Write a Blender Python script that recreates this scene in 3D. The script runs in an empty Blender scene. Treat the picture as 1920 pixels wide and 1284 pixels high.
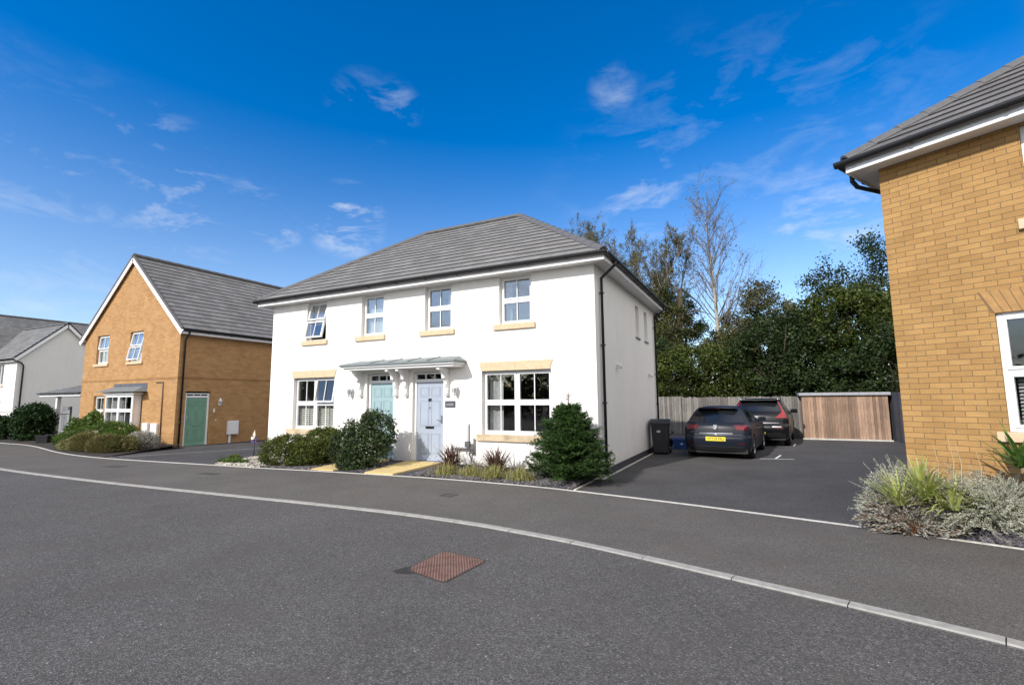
import bpy, math, random
import numpy as np
from mathutils import Vector, Matrix
R = math.radians
rng = np.random.default_rng(7)
random.seed(7)
sc = bpy.context.scene
COL = sc.collection

# ------------------------------------------------------------------ camera
cam_d = bpy.data.cameras.new('camera'); cam = bpy.data.objects.new('camera', cam_d); COL.objects.link(cam)
F_PX, PITCH, ROLL, YAW, EYE = 913.96, 0.11564, -0.00804, 0.46687, 1.70
fw = Vector((-math.sin(YAW)*math.cos(PITCH), math.cos(YAW)*math.cos(PITCH), math.sin(PITCH)))
rt = Vector((math.cos(YAW), math.sin(YAW), 0)); up = rt.cross(fw)
r2 = rt*math.cos(ROLL)+up*math.sin(ROLL); u2 = -rt*math.sin(ROLL)+up*math.cos(ROLL)
m = Matrix((r2, u2, -fw)).transposed().to_4x4(); m.translation = Vector((0, 0, EYE))
cam.matrix_world = m
cam_d.sensor_width = 36; cam_d.sensor_fit = 'HORIZONTAL'; cam_d.lens = 36*F_PX/1920
cam_d.clip_start = 0.05; cam_d.clip_end = 3000
sc.camera = cam

# ------------------------------------------------------------------ light
SUN_EL, SUN_BEAR = R(33), R(-163)          # bearing measured clockwise from +Y
sd = Vector((math.sin(SUN_BEAR)*math.cos(SUN_EL), math.cos(SUN_BEAR)*math.cos(SUN_EL), math.sin(SUN_EL)))
sun_d = bpy.data.lights.new('sun', 'SUN'); sun = bpy.data.objects.new('sun', sun_d); COL.objects.link(sun)
sun_d.energy = 4.1; sun_d.angle = R(0.53); sun_d.color = (1, 0.955, 0.88)
sun.rotation_euler = sd.to_track_quat('Z', 'Y').to_euler()
sc.view_settings.view_transform = 'Standard'; sc.view_settings.look = 'None'
sc.view_settings.exposure = 0.22; sc.view_settings.gamma = 1

w = bpy.data.worlds.new('World'); sc.world = w; w.use_nodes = True
nt = w.node_tree; N = nt.nodes; LK = nt.links; N.clear()
def wn(t, **k):
    n = N.new(t)
    for a, b in k.items(): setattr(n, a, b)
    return n
sky = wn('ShaderNodeTexSky', sky_type='NISHITA', sun_disc=False, sun_elevation=SUN_EL, sun_rotation=SUN_BEAR)
sky.air_density = 1.0; sky.dust_density = 0.6; sky.ozone_density = 3.0; sky.altitude = 200
hs = wn('ShaderNodeHueSaturation')
tg = wn('ShaderNodeTexCoord'); sx = wn('ShaderNodeSeparateXYZ'); LK.new(tg.outputs['Generated'], sx.inputs[0])
sm = wn('ShaderNodeMapRange', interpolation_type='SMOOTHSTEP'); sm.inputs['From Min'].default_value = .02; sm.inputs['From Max'].default_value = .62; sm.inputs['To Min'].default_value = 1.05; sm.inputs['To Max'].default_value = 1.5
LK.new(sx.outputs['Z'], sm.inputs[0]); LK.new(sm.outputs[0], hs.inputs['Saturation']); hs.inputs['Value'].default_value = 1.14; hs.inputs['Hue'].default_value = .507
LK.new(sky.outputs[0], hs.inputs['Color'])
tc = wn('ShaderNodeTexCoord')
mp = wn('ShaderNodeMapping'); mp.inputs['Scale'].default_value = (1.0, 1.0, 2.6); LK.new(tc.outputs['Generated'], mp.inputs[0])
n1 = wn('ShaderNodeTexNoise'); n1.inputs['Scale'].default_value = 7.5; n1.inputs['Detail'].default_value = 9; n1.inputs['Roughness'].default_value = .62; n1.inputs['Distortion'].default_value = .35
LK.new(mp.outputs[0], n1.inputs['Vector'])
cr = wn('ShaderNodeMapRange'); cr.inputs['From Min'].default_value = .50; cr.inputs['From Max'].default_value = .92; LK.new(n1.outputs[0], cr.inputs[0])
CLOUDS = [((-.835, .437, .333), .07, 1.1), ((-.678, .654, .336), .055, 1.7), ((-.600, .612, .515), .05, .45), ((-.560, .640, .522), .04, .5),
          ((-.181, .874, .451), .045, .35), ((.126, .948, .292), .075, 1.2), ((.137, .887, .442), .05, .25), ((-.764, .568, .306), .035, 1.3),
          ((-.896, .291, .336), .04, .8), ((-.202, .812, .548), .035, .5), ((-.172, .909, .379), .07, .9), ((.098, .921, .376), .045, .4),
          ((-.831, .399, .388), .06, .8), ((-.776, .527, .346), .035, .9), ((-.93, .30, .16), .25, .5), ((.0, .97, .25), .3, .35),
          ((.0, -.95, .35), .8, 2.2), ((-.6, -.75, .25), .6, 2.2)]  # last row: clouds behind camera, added for window reflections and shadow fill
tot = None
for d, rad, amp in CLOUDS:
    v = Vector(d).normalized()
    dp = wn('ShaderNodeVectorMath', operation='DOT_PRODUCT'); dp.inputs[1].default_value = v; LK.new(tc.outputs['Generated'], dp.inputs[0])
    mr = wn('ShaderNodeMapRange', interpolation_type='SMOOTHSTEP'); mr.inputs['From Min'].default_value = math.cos(rad*1.5); mr.inputs['From Max'].default_value = math.cos(rad*.15); mr.inputs['To Max'].default_value = amp
    LK.new(dp.outputs['Value'], mr.inputs[0])
    if tot is None: tot = mr.outputs[0]
    else:
        ad = wn('ShaderNodeMath', operation='MAXIMUM'); LK.new(tot, ad.inputs[0]); LK.new(mr.outputs[0], ad.inputs[1]); tot = ad.outputs[0]
mu = wn('ShaderNodeMath', operation='MULTIPLY', use_clamp=True); LK.new(cr.outputs[0], mu.inputs[0]); LK.new(tot, mu.inputs[1])
mix = wn('ShaderNodeMix', data_type='RGBA'); LK.new(mu.outputs[0], mix.inputs[0]); LK.new(hs.outputs[0], mix.inputs[6]); mix.inputs[7].default_value = (5.2, 5.5, 5.9, 1)
# added bright overcast veil over the unseen sky right and behind, to lighten shaded walls
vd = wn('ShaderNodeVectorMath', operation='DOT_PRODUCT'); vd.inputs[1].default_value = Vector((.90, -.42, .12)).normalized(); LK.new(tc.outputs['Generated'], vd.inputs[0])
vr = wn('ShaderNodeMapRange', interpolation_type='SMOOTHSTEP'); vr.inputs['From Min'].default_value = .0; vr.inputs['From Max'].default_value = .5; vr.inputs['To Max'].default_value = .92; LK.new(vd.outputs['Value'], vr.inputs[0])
fill_veil = wn('ShaderNodeMix', data_type='RGBA'); LK.new(vr.outputs[0], fill_veil.inputs[0]); LK.new(mix.outputs[2], fill_veil.inputs[6]); fill_veil.inputs[7].default_value = (8.8, 8.4, 8.1, 1)
bg = wn('ShaderNodeBackground'); bg.inputs[1].default_value = 0.15; LK.new(fill_veil.outputs[2], bg.inputs[0])
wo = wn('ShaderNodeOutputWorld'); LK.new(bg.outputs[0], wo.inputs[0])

# ------------------------------------------------------------------ materials
MATS = {}
def mat(name, col=(.5, .5, .5), rough=.6, metal=0, noise=None, bump=None, spec=.5, coat=0):
    """noise=(scale, amount) value variation in object space; bump=(scale, strength, distance)"""
    if name in MATS: return MATS[name]
    mm = bpy.data.materials.new(name); mm.use_nodes = True; t = mm.node_tree
    b = t.nodes['Principled BSDF']; b.inputs['Base Color'].default_value = (*col, 1); b.inputs['Roughness'].default_value = rough
    b.inputs['Metallic'].default_value = metal; b.inputs['Specular IOR Level'].default_value = spec
    if coat: b.inputs['Coat Weight'].default_value = coat; b.inputs['Coat Roughness'].default_value = .03
    tcn = t.nodes.new('ShaderNodeTexCoord')
    if noise is None: noise = (3, .10)
    if noise:
        n = t.nodes.new('ShaderNodeTexNoise'); n.inputs['Scale'].default_value = noise[0]; n.inputs['Detail'].default_value = 6; n.inputs['Roughness'].default_value = .65
        t.links.new(tcn.outputs['Object'], n.inputs['Vector'])
        mr = t.nodes.new('ShaderNodeMapRange'); mr.inputs['From Min'].default_value = .3; mr.inputs['From Max'].default_value = .7
        mr.inputs['To Min'].default_value = 1-noise[1]; mr.inputs['To Max'].default_value = 1+noise[1]; t.links.new(n.outputs[0], mr.inputs[0])
        vm = t.nodes.new('ShaderNodeVectorMath'); vm.operation = 'SCALE'; vm.inputs[0].default_value = col; t.links.new(mr.outputs[0], vm.inputs['Scale'])
        t.links.new(vm.outputs[0], b.inputs['Base Color'])
    if bump:
        n = t.nodes.new('ShaderNodeTexNoise'); n.inputs['Scale'].default_value = bump[0]; n.inputs['Detail'].default_value = 4
        t.links.new(tcn.outputs['Object'], n.inputs['Vector'])
        bp = t.nodes.new('ShaderNodeBump'); bp.inputs['Strength'].default_value = bump[1]; bp.inputs['Distance'].default_value = bump[2]
        t.links.new(n.outputs[0], bp.inputs['Height']); t.links.new(bp.outputs[0], b.inputs['Normal'])
    MATS[name] = mm; return mm

def nodes_of(name):
    mm = bpy.data.materials.new(name); mm.use_nodes = True; MATS[name] = mm
    return mm, mm.node_tree, mm.node_tree.nodes['Principled BSDF']
def ramp(t, inp, stops):
    r = t.nodes.new('ShaderNodeValToRGB'); e = r.color_ramp.elements
    while len(e) < len(stops): e.new(.5)
    for x, (p, c) in zip(e, stops): x.position = p; x.color = (*c, 1)
    t.links.new(inp, r.inputs[0]); return r.outputs[0]
def noise_n(t, vec, scale, detail=4, rough=.6, dist=0):
    n = t.nodes.new('ShaderNodeTexNoise'); n.inputs['Scale'].default_value = scale; n.inputs['Detail'].default_value = detail
    n.inputs['Roughness'].default_value = rough; n.inputs['Distortion'].default_value = dist; t.links.new(vec, n.inputs['Vector']); return n.outputs[0]
def mixc(t, fac, a, b, mode='MIX'):
    x = t.nodes.new('ShaderNodeMix'); x.data_type = 'RGBA'; x.blend_type = mode
    for s, v in ((0, fac), (6, a), (7, b)):
        if hasattr(v, 'is_output'): t.links.new(v, x.inputs[s])
        elif s == 0: x.inputs[0].default_value = v
        else: x.inputs[s].default_value = (*v, 1)
    return x.outputs[2]
def maprange(t, v, a, b, c, d):
    x = t.nodes.new('ShaderNodeMapRange')
    for i, q in zip((1, 2, 3, 4), (a, b, c, d)): x.inputs[i].default_value = q
    t.links.new(v, x.inputs[0]); return x.outputs[0]
def vscale(t, c, f):
    x = t.nodes.new('ShaderNodeVectorMath'); x.operation = 'SCALE'; t.links.new(c, x.inputs[0]); t.links.new(f, x.inputs['Scale']); return x.outputs[0]
def bumpn(t, b, h, strength, dist):
    x = t.nodes.new('ShaderNodeBump'); x.inputs['Strength'].default_value = strength; x.inputs['Distance'].default_value = dist
    t.links.new(h, x.inputs['Height']); t.links.new(x.outputs[0], b.inputs['Normal'])

def brick_mat(name, c1, c2, mortar):
    mm, t, b = nodes_of(name)
    uv = t.nodes.new('ShaderNodeTexCoord').outputs['UV']; ob = t.nodes.new('ShaderNodeTexCoord').outputs['Object']
    br = t.nodes.new('ShaderNodeTexBrick'); br.offset = .5; br.inputs['Scale'].default_value = 1; br.inputs['Brick Width'].default_value = .225
    br.inputs['Row Height'].default_value = .075; br.inputs['Mortar Size'].default_value = .0048; br.inputs['Mortar Smooth'].default_value = .25; br.inputs['Bias'].default_value = 0
    br.inputs['Color1'].default_value = (*c1, 1); br.inputs['Color2'].default_value = (*c2, 1); br.inputs['Mortar'].default_value = (*mortar, 1)
    # slightly uneven courses
    nv = t.nodes.new('ShaderNodeTexNoise'); nv.inputs['Scale'].default_value = 9; t.links.new(uv, nv.inputs['Vector'])
    sb = t.nodes.new('ShaderNodeVectorMath'); sb.operation = 'MULTIPLY_ADD'; sb.inputs[1].default_value = (.006, .006, 0); t.links.new(nv.outputs['Color'], sb.inputs[0]); t.links.new(uv, sb.inputs[2])
    t.links.new(sb.outputs[0], br.inputs['Vector'])
    c = br.outputs['Color']
    c = vscale(t, c, maprange(t, noise_n(t, uv, 2.2, 5), .3, .7, .88, 1.1))
    c = vscale(t, c, maprange(t, noise_n(t, uv, 60, 4), .3, .7, .86, 1.12))
    # faint horizontal drag-wire streaks inside bricks
    mp_ = t.nodes.new('ShaderNodeMapping'); mp_.inputs['Scale'].default_value = (6, 110, 1); t.links.new(uv, mp_.inputs[0])
    c = vscale(t, c, maprange(t, noise_n(t, mp_.outputs[0], 1, 3), .3, .7, .92, 1.07))
    t.links.new(c, b.inputs['Base Color']); b.inputs['Roughness'].default_value = .88; b.inputs['Specular IOR Level'].default_value = .2
    h = t.nodes.new('ShaderNodeMath'); h.operation = 'MULTIPLY_ADD'; h.inputs[1].default_value = -1.0; t.links.new(br.outputs['Fac'], h.inputs[0]); t.links.new(noise_n(t, uv, 90, 4), h.inputs[2])
    bumpn(t, b, h.outputs[0], .55, .006)
    return mm
def tile_mat(name, base, gauge):
    mm, t, b = nodes_of(name)
    uv = t.nodes.new('ShaderNodeTexCoord').outputs['UV']
    br = t.nodes.new('ShaderNodeTexBrick'); br.offset = .5; br.inputs['Scale'].default_value = 1; br.inputs['Brick Width'].default_value = .30
    br.inputs['Row Height'].default_value = gauge; br.inputs['Mortar Size'].default_value = .003; br.inputs['Mortar Smooth'].default_value = .1
    lo = tuple(x*.86 for x in base); hi = tuple(x*1.12 for x in base)
    br.inputs['Color1'].default_value = (*lo, 1); br.inputs['Color2'].default_value = (*hi, 1); br.inputs['Mortar'].default_value = (*[x*.35 for x in base], 1)
    t.links.new(uv, br.inputs['Vector'])
    c = vscale(t, br.outputs['Color'], maprange(t, noise_n(t, uv, 1.1, 6), .3, .7, .85, 1.14))
    c = vscale(t, c, maprange(t, noise_n(t, uv, 45, 5), .3, .7, .85, 1.15))
    t.links.new(c, b.inputs['Base Color']); b.inputs['Roughness'].default_value = .7; b.inputs['Specular IOR Level'].default_value = .15
    bumpn(t, b, noise_n(t, uv, 80, 3), .25, .004)
    return mm
def render_mat(name, col, dirt=.05):
    mm, t, b = nodes_of(name); ob = t.nodes.new('ShaderNodeTexCoord').outputs['Object']
    c = ramp(t, noise_n(t, ob, .9, 7, .7), [(.3, tuple(x*(1-dirt) for x in col)), (.65, col)])
    # faint vertical rain streaks
    mp_ = t.nodes.new('ShaderNodeMapping'); mp_.inputs['Scale'].default_value = (7, 7, .5); t.links.new(ob, mp_.inputs[0])
    c = vscale(t, c, maprange(t, noise_n(t, mp_.outputs[0], 1, 6, .7), .35, .75, 1.0, 1-dirt*1.2))
    # rain-splash soiling on the lowest 40 cm of the wall, broken up by noise
    sz = t.nodes.new('ShaderNodeSeparateXYZ'); t.links.new(ob, sz.inputs[0]); nz_ = t.nodes.new('ShaderNodeMath'); nz_.operation = 'MULTIPLY_ADD'; nz_.inputs[1].default_value = .5; t.links.new(noise_n(t, ob, 5, 6, .7), nz_.inputs[0]); t.links.new(sz.outputs['Z'], nz_.inputs[2])
    c = mixc(t, maprange(t, nz_.outputs[0], .30, .62, .30, 0), c, (.42, .38, .32))
    t.links.new(c, b.inputs['Base Color']); b.inputs['Roughness'].default_value = .92; b.inputs['Specular IOR Level'].default_value = .15
    bumpn(t, b, noise_n(t, ob, 170, 3), .35, .003); return mm
def asphalt_mat(name, base, stone, warm, sc_=1.0, patch=.14):
    mm, t, b = nodes_of(name); ob = t.nodes.new('ShaderNodeTexCoord').outputs['Object']
    v = t.nodes.new('ShaderNodeTexVoronoi'); v.inputs['Scale'].default_value = 115*sc_; t.links.new(ob, v.inputs['Vector'])
    sp = t.nodes.new('ShaderNodeSeparateColor'); t.links.new(v.outputs['Color'], sp.inputs[0])
    c = ramp(t, sp.outputs[0], [(0, tuple(x*.62 for x in base)), (.45, base), (.82, tuple(x*1.25 for x in base)), (1, stone)])
    c = vscale(t, c, maprange(t, noise_n(t, ob, .7, 6, .65), .3, .7, 1-patch, 1+patch))
    c = vscale(t, c, maprange(t, noise_n(t, ob, 28, 4, .7), .3, .7, .82, 1.18))
    c = mixc(t, maprange(t, noise_n(t, ob, 1.6, 5, .6, .5), .5, .68, 0, .55), c, warm, 'MIX') if warm else c
    # rare pale chippings
    v2 = t.nodes.new('ShaderNodeTexVoronoi'); v2.inputs['Scale'].default_value = 26*sc_; t.links.new(ob, v2.inputs['Vector'])
    s2 = t.nodes.new('ShaderNodeSeparateColor'); t.links.new(v2.outputs['Color'], s2.inputs[0])
    a_ = t.nodes.new('ShaderNodeMath'); a_.operation = 'GREATER_THAN'; a_.inputs[1].default_value = .978; t.links.new(s2.outputs[1], a_.inputs[0])
    b_ = t.nodes.new('ShaderNodeMath'); b_.operation = 'LESS_THAN'; b_.inputs[1].default_value = .16; t.links.new(v2.outputs['Distance'], b_.inputs[0])
    m_ = t.nodes.new('ShaderNodeMath'); m_.operation = 'MULTIPLY'; t.links.new(a_.outputs[0], m_.inputs[0]); t.links.new(b_.outputs[0], m_.inputs[1])
    c = mixc(t, m_.outputs[0], c, (.42, .41, .38))
    t.links.new(c, b.inputs['Base Color']); b.inputs['Roughness'].default_value = .88; b.inputs['Specular IOR Level'].default_value = .12
    bumpn(t, b, v.outputs['Distance'], .7, .006*1/sc_); return mm
def wood_mat(name, c1, c2, knots=True):
    mm, t, b = nodes_of(name); ob = t.nodes.new('ShaderNodeTexCoord').outputs['Object']; gm = t.nodes.new('ShaderNodeNewGeometry')
    mp_ = t.nodes.new('ShaderNodeMapping'); mp_.inputs['Scale'].default_value = (38, 38, 2.2); t.links.new(ob, mp_.inputs[0])
    g = noise_n(t, mp_.outputs[0], 1.6, 6, .7, .6)
    c = ramp(t, g, [(.3, c2), (.62, c1)])
    c = vscale(t, c, maprange(t, gm.outputs['Random Per Island'], 0, 1, .62, 1.35))
    c = vscale(t, c, maprange(t, noise_n(t, ob, 1.2, 4), .3, .7, .75, 1.2))
    t.links.new(c, b.inputs['Base Color']); b.inputs['Roughness'].default_value = .85
    bumpn(t, b, g, .4, .006); return mm
def leaf_mat(name, cols, clump=2.0, rough=.5, trans=.35, amt=.35):
    """cols: list of colours picked per leaf"""
    mm, t, b = nodes_of(name); ob = t.nodes.new('ShaderNodeTexCoord').outputs['Object']; gm = t.nodes.new('ShaderNodeNewGeometry')
    k = len(cols); c = ramp(t, gm.outputs['Random Per Island'], [((i+.5)/k, cols[i]) for i in range(k)])
    c = vscale(t, c, maprange(t, noise_n(t, ob, clump, 3), .32, .68, 1-amt, 1+amt))
    t.links.new(c, b.inputs['Base Color']); b.inputs['Roughness'].default_value = rough; b.inputs['Specular IOR Level'].default_value = .2
    tr = t.nodes.new('ShaderNodeBsdfTranslucent'); t.links.new(c, tr.inputs[0])
    mx = t.nodes.new('ShaderNodeMixShader'); mx.inputs[0].default_value = trans
    t.links.new(b.outputs[0], mx.inputs[1]); t.links.new(tr.outputs[0], mx.inputs[2]); t.links.new(mx.outputs[0], t.nodes['Material Output'].inputs[0])
    return mm
def glass_mat(name, tint=(.9, .915, .91), boost=1.7, ior=1.5):
    mm = bpy.data.materials.new(name); mm.use_nodes = True; t = mm.node_tree; t.nodes.remove(t.nodes['Principled BSDF']); MATS[name] = mm
    tr = t.nodes.new('ShaderNodeBsdfTransparent'); tr.inputs[0].default_value = (*tint, 1)
    gl = t.nodes.new('ShaderNodeBsdfGlossy'); gl.inputs['Roughness'].default_value = .02
    ob = t.nodes.new('ShaderNodeTexCoord').outputs['Object']; bp = t.nodes.new('ShaderNodeBump'); bp.inputs['Strength'].default_value = .05; bp.inputs['Distance'].default_value = .02
    t.links.new(noise_n(t, ob, 2.5, 1), bp.inputs['Height']); t.links.new(bp.outputs[0], gl.inputs['Normal'])
    fr = t.nodes.new('ShaderNodeFresnel'); gb = t.nodes.new('ShaderNodeNewGeometry'); t.links.new(maprange(t, gb.outputs['Backfacing'], 0, 1, ior, 1/ior), fr.inputs[0])
    mu_ = t.nodes.new('ShaderNodeMath'); mu_.operation = 'MULTIPLY'; mu_.use_clamp = True; mu_.inputs[1].default_value = boost; t.links.new(fr.outputs[0], mu_.inputs[0])
    mx = t.nodes.new('ShaderNodeMixShader'); t.links.new(mu_.outputs[0], mx.inputs[0]); t.links.new(tr.outputs[0], mx.inputs[1]); t.links.new(gl.outputs[0], mx.inputs[2])
    t.links.new(mx.outputs[0], t.nodes['Material Output'].inputs[0]); return mm
def gravel_mat(name, cols, scale):
    mm, t, b = nodes_of(name); ob = t.nodes.new('ShaderNodeTexCoord').outputs['Object']
    v = t.nodes.new('ShaderNodeTexVoronoi'); v.inputs['Scale'].default_value = scale; t.links.new(ob, v.inputs['Vector'])
    sp = t.nodes.new('ShaderNodeSeparateColor'); t.links.new(v.outputs['Color'], sp.inputs[0])
    k = len(cols); c = ramp(t, sp.outputs[0], [((i+.5)/k, cols[i]) for i in range(k)])
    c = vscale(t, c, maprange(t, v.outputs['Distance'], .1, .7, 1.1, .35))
    t.links.new(c, b.inputs['Base Color']); b.inputs['Roughness'].default_value = .8
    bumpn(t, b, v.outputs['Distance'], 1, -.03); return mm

M_WALL = render_mat('white_render', (.87, .855, .82))
M_WALL2 = render_mat('grey_white_render', (.70, .69, .675))
M_BRICK_R = brick_mat('buff_brick', (.43, .255, .098), (.35, .20, .075), (.19, .125, .065))
M_BRICK_L = brick_mat('orange_buff_brick', (.47, .275, .122), (.39, .215, .09), (.31, .20, .11))
M_TILE = tile_mat('grey_roof_tile', (.19, .185, .18), .30)
M_TILE_R = tile_mat('dark_grey_roof_tile', (.155, .148, .145), .30)
M_TILE_L = tile_mat('slate_grey_roof_tile', (.205, .203, .20), .30)
M_TILE_O = tile_mat('old_grey_roof_tile', (.19, .19, .188), .30)
M_RIDGE = mat('ridge_tile', (.10, .10, .104), .75, noise=(20, .2))
M_UPVC = mat('white_upvc', (.80, .81, .82), .28, noise=(1.5, .03))
M_WHITE = mat('white_paint', (.80, .80, .80), .5, noise=(2, .04))
M_SOFFIT = mat('white_soffit', (.74, .74, .75), .5, noise=(2, .04))
M_BLACK = mat('black_plastic', (.012, .012, .014), .38, noise=(5, .2))
M_STONE = mat('buff_cast_stone', (.60, .46, .30), .85, noise=(9, .13), bump=(60, .3, .004))
M_STONE2 = mat('weathered_cast_stone', (.50, .40, .27), .88, noise=(5, .28), bump=(60, .3, .004))
M_GLASS = glass_mat('window_glass')
M_GLASS_U = glass_mat('upper_window_glass', (.88, .9, .9), 4.6)
M_GLASS_D = glass_mat('dark_glass', (.22, .24, .26), 1.2)
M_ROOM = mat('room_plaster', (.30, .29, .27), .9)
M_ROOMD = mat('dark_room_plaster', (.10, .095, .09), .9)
M_CURT = mat('curtain_cloth', (.50, .50, .51), .9, noise=(12, .15))
M_BLIND = mat('blind_cloth', (.66, .68, .70), .8, noise=(3, .05))
M_SHUT = mat('white_shutter', (.72, .70, .66), .5)
M_GREYROOF = mat('grey_canopy_roof', (.16, .185, .19), .5, noise=(8, .15))
M_DBLUE = mat('pale_blue_door', (.35, .40, .48), .42, noise=(2, .05))
M_DTEAL = mat('pale_teal_door', (.30, .42, .45), .42, noise=(2, .05))
M_DGREEN = mat('sage_green_door', (.17, .33, .235), .45, noise=(2, .06))
M_DARKMET = mat('dark_metal', (.03, .03, .032), .4, metal=.6)
M_STEEL = mat('brushed_steel', (.55, .55, .56), .3, metal=1)
M_GREYBOX = mat('grey_plastic', (.36, .38, .44), .5)
M_SLATESIGN = mat('slate_sign', (.06, .065, .075), .5)
M_LEAD = mat('lead_flashing', (.09, .09, .11), .5, noise=(14, .5))
M_ROAD = asphalt_mat('road_asphalt', (.094, .090, .087), (.21, .20, .195), (.096, .088, .080), 1.0, .12)
M_PAVE = asphalt_mat('pavement_asphalt', (.112, .105, .098), (.21, .195, .18), (.122, .102, .090), 1.35, .14)
M_DRIVE = asphalt_mat('driveway_asphalt', (.078, .075, .075), (.15, .147, .147), None, 1.35, .18)
M_KERB = mat('kerb_concrete', (.31, .30, .275), .9, noise=(10, .22), bump=(120, .4, .003))
M_EDGE = mat('edging_concrete', (.52, .50, .46), .9, noise=(12, .25))
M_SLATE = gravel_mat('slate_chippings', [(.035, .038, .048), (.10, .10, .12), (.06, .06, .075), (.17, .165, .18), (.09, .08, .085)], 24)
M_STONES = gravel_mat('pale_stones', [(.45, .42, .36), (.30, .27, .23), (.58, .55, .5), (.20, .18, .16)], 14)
M_SOIL = mat('dark_soil', (.035, .028, .022), .95, noise=(20, .5), bump=(40, .8, .02))
M_PATH = mat('yellow_path_slab', (.56, .43, .19), .85, noise=(6, .16), bump=(150, .4, .003))
M_GROUND = mat('grassy_ground', (.06, .075, .03), .95, noise=(.5, .4))
M_WOOD_SHED = wood_mat('cedar_boards', (.35, .235, .165), (.18, .11, .075))
M_WOOD_FENCE = wood_mat('grey_fence_boards', (.215, .20, .185), (.10, .092, .085))
M_WOOD_DARK = wood_mat('dark_fence_boards', (.085, .09, .105), (.03, .03, .035))
M_WOOD_PALE = wood_mat('silver_fence_boards', (.30, .30, .31), (.13, .13, .14))
M_RUST = None

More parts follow.
